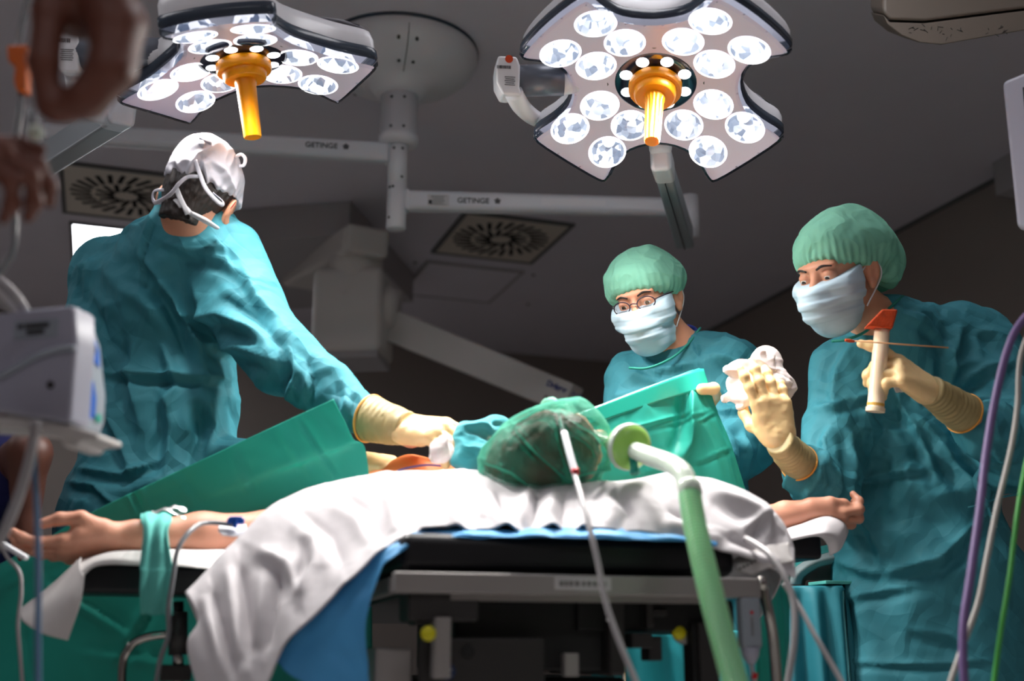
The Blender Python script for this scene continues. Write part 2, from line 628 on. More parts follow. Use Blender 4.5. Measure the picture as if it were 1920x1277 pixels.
# ------------------------------------------------------------------ smooth solids (bodies, hands, gowns)
def cap(a, b, ra, rb=None, k=0.02, n=None, s=1.0):
    return dict(t='c', a=np.asarray(a, float), b=np.asarray(b, float), ra=ra, rb=ra if rb is None else rb, k=k,
                n=None if n is None else nrm(n), s=s, op='+')


def ell(c, r, R=None, k=0.02, op='+'):
    return dict(t='e', c=np.asarray(c, float), r=np.asarray(r, float), R=np.eye(3) if R is None else R, k=k, op=op)


def half(c, n, k=0.003, op='&'):
    return dict(t='h', c=np.asarray(c, float), n=nrm(n), k=k, op=op)


def grp(prims, k=0.01, op='+', off=0.0):
    return dict(t='g', p=prims, k=k, op=op, off=off)


def prim_d(q, p):
    if q['t'] == 'c':
        ba = q['b'] - q['a']
        L2 = max(1e-9, ba @ ba)
        h = np.clip(((p - q['a']) @ ba) / L2, 0, 1)
        d = p - q['a'] - h[:, None] * ba
        if q['n'] is not None:
            d = d + (d @ q['n'])[:, None] * q['n'] * (1 / q['s'] - 1)
        return np.linalg.norm(d, axis=1) - (q['ra'] + (q['rb'] - q['ra']) * h)
    if q['t'] == 'e':
        l = (p - q['c']) @ q['R']
        k0 = np.linalg.norm(l / q['r'], axis=1)
        k1 = np.linalg.norm(l / q['r'] ** 2, axis=1) + 1e-9
        return k0 * (k0 - 1) / k1
    if q['t'] == 'h':
        return (p - q['c']) @ q['n']
    return sdf(q['p'], p) - q['off']


def sdf(prims, p):
    d = None
    for q in prims:
        v = prim_d(q, p)
        k = max(q['k'], 1e-5)
        if d is None:
            d = v
        elif q['op'] == '+':
            h = np.maximum(k - np.abs(d - v), 0) / k
            d = np.minimum(d, v) - h * h * k * 0.25
        else:
            if q['op'] == '-':
                v = -v
            h = np.maximum(k - np.abs(d - v), 0) / k
            d = np.maximum(d, v) + h * h * k * 0.25
    return d


def bounds(prims):
    lo, hi = np.full(3, 1e9), np.full(3, -1e9)
    for q in prims:
        if q['op'] != '+':
            continue
        if q['t'] == 'c':
            for e, r in ((q['a'], q['ra']), (q['b'], q['rb'])):
                r = r * max(1, q['s'])
                lo, hi = np.minimum(lo, e - r), np.maximum(hi, e + r)
        elif q['t'] == 'e':
            r = max(q['r'])
            lo, hi = np.minimum(lo, q['c'] - r), np.maximum(hi, q['c'] + r)
        elif q['t'] == 'g':
            l, h = bounds(q['p'])
            lo, hi = np.minimum(lo, l - q['off']), np.maximum(hi, h + q['off'])
    return lo, hi


def solid(name, prims, h, m, parent=None, post=None, clip=None):
    """surface nets over the smooth union of prims"""
    lo, hi = bounds(prims)
    if clip is not None:
        lo, hi = np.maximum(lo, clip[0]), np.minimum(hi, clip[1])
    lo, hi = lo - 3 * h, hi + 3 * h
    B = 8
    nb = np.ceil((hi - lo) / h / B).astype(int) + 1
    cx = [lo[a] + (np.arange(nb[a]) * B + (B - 1) / 2) * h for a in range(3)]
    C = np.stack(np.meshgrid(*cx, indexing='ij'), -1).reshape(-1, 3)
    cv = sdf(prims, C)
    arr = np.repeat(np.repeat(np.repeat(cv.reshape(nb), B, 0), B, 1), B, 2).astype(np.float32)
    act = np.argwhere(np.abs(cv.reshape(nb)) < B * h * 0.87 * 1.8 + 2 * h)
    off = np.stack(np.meshgrid(*[np.arange(B)] * 3, indexing='ij'), -1).reshape(-1, 3)
    for c0 in range(0, len(act), 400):
        I = (act[c0:c0 + 400, None, :] * B + off[None]).reshape(-1, 3)
        arr[I[:, 0], I[:, 1], I[:, 2]] = sdf(prims, lo + I * h)
    # faces of the grid are outside
    for a in range(3):
        s0 = [slice(None)] * 3
        for e in (0, -1):
            s0[a] = e
            arr[tuple(s0)] = np.maximum(arr[tuple(s0)], h * 0.5)
    n = arr.shape
    Q, CP, CI = [], [], []
    for ax in range(3):
        a0, a1 = [slice(None)] * 3, [slice(None)] * 3
        a0[ax], a1[ax] = slice(0, -1), slice(1, None)
        a, b = arr[tuple(a0)], arr[tuple(a1)]
        mk = (a < 0) != (b < 0)
        idx = np.argwhere(mk)
        va, vb = a[mk], b[mk]
        pos = idx.astype(float)
        pos[:, ax] += va / (va - vb)
        u, v = (ax + 1) % 3, (ax + 2) % 3
        cells = []
        for du, dv in ((0, 0), (1, 0), (1, 1), (0, 1)):
            c = idx.copy()
            c[:, u] -= du
            c[:, v] -= dv
            ci = (c[:, 0] * n[1] + c[:, 1]) * n[2] + c[:, 2]
            cells.append(ci)
            CI.append(ci)
            CP.append(pos)
        q = np.stack(cells, 1)
        fl = va >= 0
        q[fl] = q[fl][:, ::-1]
        Q.append(q)
    Q, CI, CP = np.vstack(Q), np.concatenate(CI), np.vstack(CP)
    uq, inv = np.unique(CI, return_inverse=True)
    cnt = np.bincount(inv).astype(float)
    co = np.stack([np.bincount(inv, CP[:, k]) / cnt for k in range(3)], 1) * h + lo
    F = np.searchsorted(uq, Q)
    if post is not None:
        e = h * 0.5
        g = np.stack([sdf(prims, co + d) - sdf(prims, co - d) for d in np.eye(3) * e], 1)
        nr = g / (np.linalg.norm(g, axis=1)[:, None] + 1e-9)
        co = co + nr * post(co, nr)[:, None]
    return make(name, co, F, m, parent, True)


def gown_post(folds, seed=0, amp=0.006, vert=1.0, back=None):
    """crumple plus explicit folds, sculpted where the cloth faces the room's near side"""
    def f(co, nr):
        q = co + seed * 3.1
        sx = np.array([1, 1, vert])
        wv = np.stack([fnoise(q * 4 + 9, 2), fnoise(q * 4 + 31, 2), fnoise(q * 4 + 57, 2)], 1) * 0.05
        tri = lambda s: np.abs((s - np.floor(s)) * 2 - 1)
        w2 = (q + wv * 1.6)
        msk = np.clip(.55 + 1.1 * fnoise(q * 4.5 + 71, 1), 0, 1.2)
        tw = (tri(w2 @ V(5.1, 2.2, 6.3)) + tri(w2 @ V(-7.4, 3.1, 5.2) + .3) + .6 * tri(w2 @ V(13.0, -4.0, 11.0) + .6)) / 1.3 - 1
        n1 = .75 * (1 - np.abs(fnoise((q + wv) * 5.5 * sx, 1)) * 2) + .55 * tw * msk
        n2 = 1 - np.abs(fnoise((q + wv) * 13 * sx + 5, 2)) * 2
        d = amp * (1.2 * n1 + 0.75 * n2 * np.clip(0.6 + fnoise(q * 3, 1), 0, 1.3))
        if folds:
            px, py = project(co)
            vd = co - np.array([0, 0, CAM_H])
            vd /= np.linalg.norm(vd, axis=1)[:, None]
            facing = np.clip(-(nr * vd).sum(1) * 2.5, 0, 1)
            d = d + facing * fold_field(px, py, folds)
        return d
    return f

# ================================================================== the room
TH = math.radians(19)
RA = V(-math.sin(TH), math.cos(TH), 0)
RB = V(math.cos(TH), math.sin(TH), 0)
UP = V(0, 0, 1)
CEIL = 3.0


def rm(a, b, z):
    return RB * a + RA * b + UP * z


A0, A1, B0, B1 = -3.6, 3.95, -2.2, 8.21


def slab(name, lo, hi, m):
    c = [(x + y) / 2 for x, y in zip(lo, hi)]
    h = [(y - x) / 2 for x, y in zip(lo, hi)]
    return tag(MB().box(rm(*c), RB, RA, UP, *h).build(name, m), kind='structure')


slab('floor', (A0 - .1, B0 - .1, -.1), (A1 + .1, B1 + .1, 0), M['floor'])
slab('ceiling', (A0 - .1, B0 - .1, CEIL), (A1 + .1, B1 + .1, CEIL + .1), M['ceiling'])
slab('wall_left', (A0 - .1, B0, 0), (A0, B1, CEIL), M['wall'])
slab('wall_right', (A1, B0, 0), (A1 + .1, B1, CEIL), M['wall'])
slab('wall_back', (A0, B1, 0), (A1, B1 + .1, CEIL), M['wall'])
slab('wall_front', (A0, B0 - .1, 0), (A1, B0, CEIL), M['wall'])
slab('trim_right', (A1 - .012, B0, CEIL - .02), (A1, B1, CEIL), M['vent_frame'])


# ------------------------------------------------------------------ ceiling vents, lit panel, access panel
def vent(a0, b0, wa, wb, label):
    t = thing('ceiling_vent', rm(a0 + wa / 2, b0 + wb / 2, CEIL - .02), label, 'vent', 'swirl air vents in the ceiling')
    fr = MB()
    z0, z1, e = CEIL - .016, CEIL - .0005, .022
    for lo, hi in (((a0, b0), (a0 + wa, b0 + e)), ((a0, b0 + wb - e), (a0 + wa, b0 + wb)), ((a0, b0 + e), (a0 + e, b0 + wb - e)), ((a0 + wa - e, b0 + e), (a0 + wa, b0 + wb - e))):
        fr.box(rm((lo[0] + hi[0]) / 2, (lo[1] + hi[1]) / 2, (z0 + z1) / 2), RB, RA, UP, (hi[0] - lo[0]) / 2, (hi[1] - lo[1]) / 2, (z1 - z0) / 2)
    fr.build('frame', M['vent_frame'], t)
    MB().box(rm(a0 + wa / 2, b0 + wb / 2, CEIL - .007), RB, RA, UP, wa / 2 - e, wb / 2 - e, .005).build('plate', M['vent_plate'], t)
    sl = MB()
    for n, r0, r1, wd, skew in ((26, .165, .268, .0115, .30), (14, .055, .150, .0115, .35)):
        for k in range(n):
            p = 2 * math.pi * (k + .5 * (n == 14)) / n
            c = rm(a0 + wa / 2, b0 + wb / 2, CEIL - .0125)
            d0 = RB * math.cos(p) + RA * math.sin(p)
            q = p + skew * (0.5 if n == 26 else 1)
            d1 = RB * math.cos(q) + RA * math.sin(q)
            tdir = nrm(d1 * .5 + d0 * .5)
            X = nrm(RB * math.cos(p + skew) + RA * math.sin(p + skew))
            sl.box(c + d0 * (r0 + r1) / 2, X, np.cross(UP, X), UP, (r1 - r0) / 2, wd, .0022)
    sl.build('slots', M['slot'], t)
    return t


vent(-.37, 5.47, .62, .69, 'square swirl air vent on the ceiling behind the grey scrub cap')
vent(1.62, 5.46, .62, .68, 'square beige swirl air vent on the ceiling below the right lamp arm')


def panel(name, a0, b0, wa, wb, mface, label, cat, group=None, lit=True):
    t = thing(name, rm(a0 + wa / 2, b0 + wb / 2, CEIL - .02), label, cat, group)
    fr = MB()
    e, z0, z1 = .018, CEIL - .014, CEIL - .0005
    for lo, hi in (((a0, b0), (a0 + wa, b0 + e)), ((a0, b0 + wb - e), (a0 + wa, b0 + wb)), ((a0, b0 + e), (a0 + e, b0 + wb - e)), ((a0 + wa - e, b0 + e), (a0 + wa, b0 + wb - e))):
        fr.box(rm((lo[0] + hi[0]) / 2, (lo[1] + hi[1]) / 2, (z0 + z1) / 2), RB, RA, UP, (hi[0] - lo[0]) / 2, (hi[1] - lo[1]) / 2, (z1 - z0) / 2)
    fr.build('frame', M['vent_frame'] if lit else M['bulkhead'], t)
    MB().box(rm(a0 + wa / 2, b0 + wb / 2, CEIL - .006), RB, RA, UP, wa / 2 - e, wb / 2 - e, .004).build('diffuser' if lit else 'cover', mface, t)
    return t


panel('light_panel', -.34, 6.31, .62, .70, lit_mat('light_panel_lit', (.93, .95, 1, 1), PANEL_E), 'lit white square ceiling light panel beside the teal gowned back', 'ceiling light')
M['fill_panel'] = lit_mat('light_panel_fill', (0.97, 0.96, 1.0, 1), FILL_E)
for a0, b0, nm in ((-1.6, 1.6, 'added unseen fill light panel above the left side of the table'), (.75, 1.6, 'added unseen fill light panel above the right side of the table'),
                   (-1.6, -1.4, 'added unseen fill light panel behind the viewer, on the left'), (.75, -1.4, 'added unseen fill light panel behind the viewer, on the right')):
    panel('light_panel', a0, b0, 1.0 if b0 > 0 else 1.1, .6, M['fill_panel'], nm, 'ceiling light', 'added fill light panels')  # added out of view to raise the ambient and frontal light
for b0, nm in ((3.6, 'added unseen fill light panel beyond the left picture edge, nearer one'), (6.31, 'added unseen fill light panel beyond the left picture edge, farther one')):
    panel('light_panel', -2.6, b0, .62, .70, bpy.data.materials['light_panel_lit'], nm, 'ceiling light')  # two more unseen panels, added to brighten the far ceiling and wall
panel('access_panel', 1.64, 6.30, .61, .68, M['ceiling'], 'flush grey square access hatch in the ceiling behind the beige vent', 'hatch', lit=False)
hatch = bpy.data.objects['access_panel']
for p in ((778, 492), (1000, 515), (990, 570), (740, 545)):
    c = PZ(*p, CEIL)
    MB().lathe(c + V(0, 0, -.006), (0, 0, 1), [(.011, 0), (.011, .0055)], 10).build('screw', M['screw'], hatch)

# bulkhead box under the ceiling that carries the pendant
q = math.radians(-11)
BX, BY = V(math.cos(q), math.sin(q), 0), V(-math.sin(q), math.cos(q), 0)
nc = PZ(657, 376, CEIL)          # near right ceiling corner
slx = MB()
slx.box(nc - BX * .50 + BY * .60 - UP * .093, BX, BY, UP, .50, .60, .0925)
tag(slx.build('ceiling_bulkhead', M['bulkhead'], bevel=.006), kind='structure')

# corner box at the right wall and the service pendant top right
bp = PZ(1860, 305, CEIL)
a0_ = bp @ RB
c0 = rm((a0_ + 3.935) / 2, bp @ RA - .06, CEIL - .085)
tag(MB().box(c0, RB, RA, UP, max(.02, (3.935 - a0_) / 2), .06, .084).build('ceiling_box', M['bulkhead'], bevel=.004), 'small grey box under the ceiling at the right wall behind the monitor', 'box')

t = thing('service_pendant', PZ(1800, 40, 2.7), 'large scratched cream pendant arm cover hanging at the top right', 'pendant')
prof = [(1657, -60), (1656, 20), (1662, 45), (1690, 66), (1730, 82), (1765, 84), (1850, 72), (2000, 52), (2100, 30), (2100, -60)]
Yp = 2.9
up_poly = [P(x, y, Yp) for x, y in [(1655, -70), (1655, 22), (1668, 38), (1735, 40), (1830, 28), (2100, -6), (2100, -70)]]
lo_poly = [P(x, y, Yp + .0) for x, y in [(1656, 27), (1669, 42), (1735, 44), (1830, 32), (2100, -2), (2100, 38), (1920, 57), (1765, 84), (1725, 80), (1690, 66), (1664, 45)]]
MB().prism(up_poly, V(.02, .16, .105)).build('arm_cover', M['cream'], t, bevel=.012, seg=3)
o = MB().prism(lo_poly, V(.02, .16, .105)).build('lower_shell', M['cream'], t, bevel=.012, seg=3)
scr = MB()
rs = random.Random(4)
for k in range(26):
    x, y = rs.uniform(1700, 1900), rs.uniform(48, 70)
    y = min(y, 84 - (x - 1765) * .12 - 8) if x > 1765 else min(y, 70)
    a = P(x, y, Yp - .0008)
    scr.bar(a, a + V(rs.uniform(-.016, .016), 0, rs.uniform(-.012, .012)), .0012, .001)
scr.build('scratches', M['ink'], t)
MB().cyl(P(1900, -20, Yp + .2), np.append(P(1900, -20, Yp + .2)[:2], CEIL - .001), .09).build('column', M['cream'], t)


# ================================================================== surgical lamps
def text_mesh(name, body, size, origin, X, Yd, m, parent, depth=.0006, align='LEFT', bold=0.0):
    cu = bpy.data.curves.new(name, 'FONT')
    cu.body, cu.size, cu.extrude, cu.align_x = body, size, depth, align
    cu.offset = bold
    o = bpy.data.objects.new('lettering_tmp', cu)
    COL.objects.link(o)
    bpy.context.view_layer.update()
    me = bpy.data.meshes.new_from_object(o.evaluated_get(bpy.context.evaluated_depsgraph_get()))
    bpy.data.objects.remove(o)
    n = len(me.vertices)
    co = np.zeros(n * 3)
    me.vertices.foreach_get('co', co)
    co = co.reshape(-1, 3)
    X, Yd = nrm(X), nrm(Yd)
    Zd = np.cross(X, Yd)
    co = np.asarray(origin) + co[:, :1] * X + co[:, 1:2] * Yd + co[:, 2:] * Zd
    faces = [tuple(p.vertices) for p in me.polygons]
    bpy.data.meshes.remove(me)
    return make(name, co, faces, m, parent)


AX = V(-.430, 4.05, 0)           # lamp column
mt = thing('ceiling_mount', AX + UP * 2.2, 'white domed ceiling mount with lamp column and two long horizontal arms', 'ceiling mount')
ax = lambda z: AX + UP * z
MB().lathe(ax(0), UP, [(.285, 2.999), (.298, 2.985), (.294, 2.96), (.278, 2.93), (.248, 2.902), (.205, 2.880), (.155, 2.866), (.126, 2.855), (.108, 2.838), (.093, 2.815), (.076, 2.808)], 56).build('canopy', M['white'], mt, True)
MB().lathe(ax(0), UP, [(.300, 2.9995), (.300, 2.988), (.29, 2.986)], 56).build('gasket', M['dark_band'], mt, True)
MB().lathe(ax(0), UP, [(.070, 2.86), (.070, 2.645), (.0755, 2.643), (.0755, 2.625), (.072, 2.612), (.05, 2.606)], 40).build('upper_column', M['white'], mt, True)
MB().lathe(ax(0), UP, [(.0365, 2.62), (.0365, 2.452), (.0355, 2.4515), (.0355, 2.4495), (.0365, 2.449), (.0365, 2.277), (.0345, 2.272), (.001, 2.2715)], 32).build('lower_column', M['white'], mt, True)
R_END = V(.66, 4.12, 2.385)
L_END = V(-1.70, 3.86, 2.575)
for nm, zz, end in (('right', 2.385, R_END), ('left', 2.575, L_END)):
    a = ax(zz)
    d = nrm(end - a)
    b = MB()
    b.bar(a + d * .033, end, .058, .078, wid2=.052, hgt2=.072)
    arm = b.build('horizontal_arm', M['white_arm'], mt, bevel=.020, seg=4)
    MB().bar(a + d * .030, a + d * .048, .062, .083).build('arm_collar', M['white_arm'], mt, bevel=.016, seg=3)
    nY = nrm(np.cross(UP, d)) * (1 if np.cross(UP, d)[1] < 0 else -1)   # side that faces the room's near end
    X = d if d[0] > 0 else -d
    Yd = np.cross(nY, X)
    s0 = a + nY * .0295 if nm == 'right' else a + nY * .0295
    o0 = s0 + d * (.165 if nm == 'right' else .325)
    o0 = P(866, 390, 1) if False else o0
    if nm == 'right':
        o0 = a + d * .225 + nY * .0288 - Yd * .012
    else:
        o0 = a + d * .345 + nY * .0288 - Yd * .006
    lt = text_mesh('lettering', 'GETINGE', .029, o0, X, Yd, M['ink'], arm, bold=.0006)
    st = MB()
    sc0 = o0 + X * .150 + Yd * .010
    for k in range(5):
        p = 2 * math.pi * (k + .25) / 5
        dv = X * math.cos(p) + Yd * math.sin(p)
        st.lathe(sc0 + dv * .008, nY, [(.0045, -.0004), (.0045, .0006)], 10)
        st.bar(sc0, sc0 + dv * .008, .003, .001, up=nY)
    st.build('emblem', M['ink'], arm)
    if nm == 'right':
        l0 = a + d * .155 + nY * .0292 - Yd * .004
        lb = MB().box(l0, X, Yd, nY, .040, .022, .0003).build('data_label', M['label'], arm)
        tx = MB()
        for k in range(7):
            tx.box(l0 + Yd * (.016 - k * .0055) + X * (-.004 * (k % 2)), X, Yd, nY, .028 - .004 * (k % 3), .0009, .0005)
        tx.box(l0 - X * .03 - Yd * .008, X, Yd, nY, .006, .008, .0005)
        tx.build('fine_print', M['ink'], lb)
        MB().box(a + d * .66 + nY * .0286 , X, Yd, nY, .12, .013, .0003).build('pale_strip', M['white'], arm)
# small screws of the column
for zz, r, angs in ((2.78, .07, (-1.9, -1.2)), (2.66, .07, (-1.9, -1.2)), (2.585, .0365, (-1.9, -1.0)), (2.47, .0365, (-1.0,)), (2.43, .0365, (-1.9, -2.3)), (2.31, .0365, (-2.3,))):
    for an in angs:
        dv = V(math.cos(an), math.sin(an), 0)
        c = ax(zz) + dv * r
        MB().lathe(c, dv, [(.0055, -.002), (.0055, .0012)], 10).build('screw', M['screw'], mt)
for r, zz, angs in ((.262, 2.913, (-1.5, -1.25, 2.4)), (.17, 2.870, (-1.5, -1.2))):
    for an in angs:
        c = ax(zz) + V(math.cos(an), math.sin(an), 0) * r
        MB().lathe(c + UP * .012, V(math.cos(an) * .5, math.sin(an) * .5, -1), [(.006, 0), (.006, .016)], 10).build('screw', M['screw'], mt)
sm = MB()
for an in (-1.37, 1.77):
    dv = V(math.cos(an), math.sin(an), 0)
    pr = [(.2945, 2.961), (.279, 2.929), (.249, 2.901), (.2055, 2.879), (.1555, 2.865), (.1265, 2.854)]
    for (r0, z0), (r1, z1) in zip(pr[:-1], pr[1:]):
        sm.bar(ax(z0) + dv * r0, ax(z1) + dv * r1, .0025, .0025)
sm.build('canopy_seam', M['seamline'], mt)

LOBES4 = dict(ang=[45, 135, 225, 315], notch=.243, pts=[(.240, -.130), (.305, -.131), (.362, -.146), (.386, -.122), (.394, 0), (.386, .122), (.362, .146), (.305, .131), (.240, .130)], lens=[(.288, .074), (.288, -.074), (.172, .060), (.172, -.060)])
LOBES3 = dict(ang=[-17, -137, 103], notch=.185, pts=[(.205, -.128), (.265, -.131), (.325, -.146), (.348, -.122), (.355, 0), (.348, .122), (.325, .146), (.265, .131), (.205, .128)], lens=[(.250, .074), (.250, -.074), (.136, .060), (.136, -.060)])


def lamp_outline(form, inset=0.0):
    full = []
    angs = sorted(form['ang'])
    for k, a in enumerate(angs):
        t = math.radians(a)
        for u, v in form['pts']:
            full.append((u * math.cos(t) - v * math.sin(t), u * math.sin(t) + v * math.cos(t)))
        nx = angs[(k + 1) % len(angs)] + (360 if k == len(angs) - 1 else 0)
        m = math.radians((a + nx) / 2)
        full.append((form['notch'] * math.cos(m), form['notch'] * math.sin(m)))
    p = np.array(full)
    k = len(p)
    c = []
    for i in range(k):
        a, b, cc, d = p[i - 1], p[i], p[(i + 1) % k], p[(i + 2) % k]
        for s in range(3):
            t = s / 3
            c.append(0.5 * (2 * b + (cc - a) * t + (2 * a - 5 * b + 4 * cc - d) * t * t + (3 * b - 3 * cc + d - a) * t ** 3))
    c = np.array(c)
    if inset:
        tg = np.roll(c, -1, 0) - np.roll(c, 1, 0)
        nn = np.stack([-tg[:, 1], tg[:, 0]], 1)
        nn /= np.linalg.norm(nn, axis=1)[:, None]
        c = c + nn * inset
    return c


BEND = 0.42


def lamp_head(root, C, X, Y, N, ribbed, form):
    """C centre; X, Y plan axes; N points to the patient (face side). local z is height above the face, away from the patient"""
    def T(x, y, z):
        x, y, z = np.asarray(x, float), np.asarray(y, float), np.asarray(z, float)
        r2 = x * x + y * y
        zz = z - BEND * r2 * np.where(r2 < .16, 1, 1)
        return C + x[..., None] * X + y[..., None] * Y - zz[..., None] * N

    def T1(x, y, z):
        return T(np.array([x]), np.array([y]), np.array([z]))[0]

    def loft(rings, name, m, capped=True, smooth=True, parent=root):
        b = MB()
        n = len(rings[0][0])
        v, f = [], []
        for c, z in rings:
            v += list(T(c[:, 0], c[:, 1], np.full(n, z)))
        for k in range(len(rings) - 1):
            for i in range(n):
                j = (i + 1) % n
                f.append((k * n + i, k * n + j, (k + 1) * n + j, (k + 1) * n + i))
        b.add(v, f)
        if capped:
            for k in ((0, len(rings) - 1) if capped is True else (len(rings) - 1,)):
                c, z = rings[k]
                cen = T1(0, 0, z)
                # concentric fill so the face follows the bend
                prev = [v[k * n + i] for i in range(n)]
                for s in (.8, .6, .4, .2):
                    cur = list(T(c[:, 0] * s, c[:, 1] * s, np.full(n, z)))
                    b.add(prev + cur, [(i, (i + 1) % n, n + (i + 1) % n, n + i) for i in range(n)])
                    prev = cur
                b.add(prev + [cen], [(i, (i + 1) % n, n) for i in range(n)])
        o = b.build(name, m, parent, smooth)
        bm = bmesh.new()
        bm.from_mesh(o.data)
        bmesh.ops.remove_doubles(bm, verts=bm.verts, dist=1e-5)
        bmesh.ops.recalc_face_normals(bm, faces=bm.faces)
        bm.to_mesh(o.data)
        bm.free()
        return o

    hs = loft([(lamp_outline(form, .004), .030), (lamp_outline(form, .004), .058), (lamp_outline(form, .012), .082), (lamp_outline(form, .035), .098), (lamp_outline(form, .08), .106)], 'housing', M['white'], capped='top')
    md = hs.modifiers.new('edge', 'EDGE_SPLIT')
    md.split_angle = math.radians(50)
    loft([(lamp_outline(form, .006), -.004), (lamp_outline(form, -.001), .004), (lamp_outline(form, -.001), .026), (lamp_outline(form, .005), .032)], 'band', M['dark_band'], capped=False)
    loft([(lamp_outline(form, .020), -.031), (lamp_outline(form, .008), -.028), (lamp_outline(form, .0), -.016), (lamp_outline(form, -.001), .002)], 'clear_cover', M['cover'], capped=False)
    # face plate with a hole for each reflector
    lens = []
    for an in form['ang']:
        t = math.radians(an)
        lens += [(u * math.cos(t) - v * math.sin(t), u * math.sin(t) + v * math.cos(t), .054) for u, v in form['lens']]
    pl = lamp_outline(form, .012)
    g = .0055
    ax_ = np.arange(-.44, .44 + g, g)
    gx, gy = np.meshgrid(ax_, ax_, indexing='ij')
    px_, py_ = gx.ravel().copy(), gy.ravel().copy()

    def inside(x, y):
        r = np.zeros(len(x), bool)
        for (x0, y0), (x1, y1) in zip(pl, np.roll(pl, -1, 0)):
            if y0 != y1:
                r ^= ((y0 > y) != (y1 > y)) & (x < (x1 - x0) * (y - y0) / (y1 - y0) + x0)
        return r
    ins = inside(px_, py_)
    # snap vertices near an edge on to it
    best = np.full(len(px_), 1e9)
    nx_, ny_ = px_.copy(), py_.copy()
    for (x0, y0), (x1, y1) in zip(pl, np.roll(pl, -1, 0)):
        L2 = (x1 - x0) ** 2 + (y1 - y0) ** 2 + 1e-12
        t = np.clip(((px_ - x0) * (x1 - x0) + (py_ - y0) * (y1 - y0)) / L2, 0, 1)
        qx, qy = x0 + t * (x1 - x0), y0 + t * (y1 - y0)
        dd = np.hypot(px_ - qx, py_ - qy)
        k = dd < best
        best[k], nx_[k], ny_[k] = dd[k], qx[k], qy[k]
    k = best < g * .75
    px_[k], py_[k] = nx_[k], ny_[k]
    ins |= k
    for x, y, r in lens + [(0, 0, .116)]:
        rr = np.hypot(px_ - x, py_ - y)
        k = np.abs(rr - r) < g * .75
        ins &= ~((rr < r) & ~k)
        px_[k], py_[k] = x + (px_[k] - x) / rr[k] * r, y + (py_[k] - y) / rr[k] * r
    n_ = len(ax_)
    id_ = np.arange(n_ * n_).reshape(n_, n_)
    q4 = np.stack([id_[:-1, :-1], id_[1:, :-1], id_[1:, 1:], id_[:-1, 1:]], -1).reshape(-1, 4)
    q4 = q4[ins[q4].all(1)]
    cxm, cym = px_[q4].mean(1), py_[q4].mean(1)
    ok = inside(cxm, cym)
    for x, y, r in lens + [(0, 0, .116)]:
        ok &= np.hypot(cxm - x, cym - y) > r * .985
    q4 = q4[ok]
    us, inv = np.unique(q4, return_inverse=True)
    make('face_plate', T(px_[us], py_[us], np.full(len(us), -.0235)), inv.reshape(-1, 4), M['plate'], root, True)
    for x, y, r in lens:
        prof = [(1.0, -.0232), (.93, -.008), (.80, .010), (.62, .024), (.40, .032), (.18, .034)]
        v, f = [], []
        n = 28
        for s, z in prof:
            a = np.arange(n) * 2 * math.pi / n
            sl = -2 * BEND * (0)
            v += list(T(x + r * s * np.cos(a), y + r * s * np.sin(a), np.full(n, z)))
        for k in range(len(prof) - 1):
            f += [(k * n + i, k * n + (i + 1) % n, (k + 1) * n + (i + 1) % n, (k + 1) * n + i) for i in range(n)]
        f.append(tuple((len(prof) - 1) * n + i for i in range(n)))
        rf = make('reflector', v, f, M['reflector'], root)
        # bright rim and the diode lens
        v, f = [], []
        for s, z in ((1.06, -.0242), (.94, -.0252)):
            v += list(T(x + r * s * np.cos(a), y + r * s * np.sin(a), np.full(n, z)))
        f = [(i, (i + 1) % n, n + (i + 1) % n, n + i) for i in range(n)]
        make('rim', v, f, M['rim_light'], rf)
        b = MB()
        lc = T1(x, y, .034)
        fl = nrm(N * 1.0 - (X * x + Y * y) * 2 * BEND)
        b.lathe(lc, fl, [(.020, 0), (.021, .016), (.017, .028), (.009, .034), (.001, .036)], 16)
        b.build('diode', M['glow_diode'], rf, True)
    # dark centre ring with its small lights
    MB().lathe(C + N * .016, N, [(.121, 0), (.122, .010), (.112, .014), (.07, .014), (.05, .010)], 48).build('centre_ring', M['navy'], root, True)
    for k in range(8):
        p = 2 * math.pi * (k + .5) / 8
        c = C + (X * math.cos(p) + Y * math.sin(p)) * .089 + N * .0295
        MB().lathe(c, N, [(.0185, 0), (.0185, .0015), (.017, .003)], 12).build('small_light', M['led'], root)
    # seams and screws on the face
    angs = sorted(form['ang'])
    for k, an in enumerate(angs):
        nx = angs[(k + 1) % len(angs)] + (360 if k == len(angs) - 1 else 0)
        t = math.radians((an + nx) / 2)
        d = X * math.cos(t) + Y * math.sin(t)
        sm = MB()
        e0, e1 = .125, form['notch'] - .028
        for q in range(3):
            s0, s1 = e0 + (e1 - e0) * q / 3, e0 + (e1 - e0) * (q + 1) / 3
            sm.bar(C + d * s0 + N * (.0216 + BEND * s0 * s0), C + d * s1 + N * (.0216 + BEND * s1 * s1), .002, .001)
        sm.build('face_seam', M['seamline'], root)
        s0 = .142
        MB().lathe(C + d * s0 + N * (.021 + BEND * s0 * s0), N, [(.008, 0), (.008, .002)], 14).build('screw', M['screw'], root)
    hd = MB().lathe(C + N * .03, N, [(.040, 0), (.071, .004), (.076, .010), (.076, .028), (.073, .033), (.061, .033), (.061, .036), (.058, .052), (.054, .056), (.030, .056), (.0285, .062)], 44).build('handle_flange', M['orange'], root, True)
    md = hd.modifiers.new('edge', 'EDGE_SPLIT')
    md.split_angle = math.radians(45)
    grip = MB()
    if ribbed:
        grip.lathe(C + N * .086, N, [(.0300, 0), (.0295, .012), (.0265, .020), (.0215, .160), (.0208, .164), (.001, .165)], 72, ribs=(18, .07))
    else:
        grip.lathe(C + N * .086, N, [(.0300, 0), (.0295, .012), (.0275, .018), (.0240, .160), (.0232, .164), (.001, .165)], 36)
    g = grip.build('grip', M['orange'], root, True)
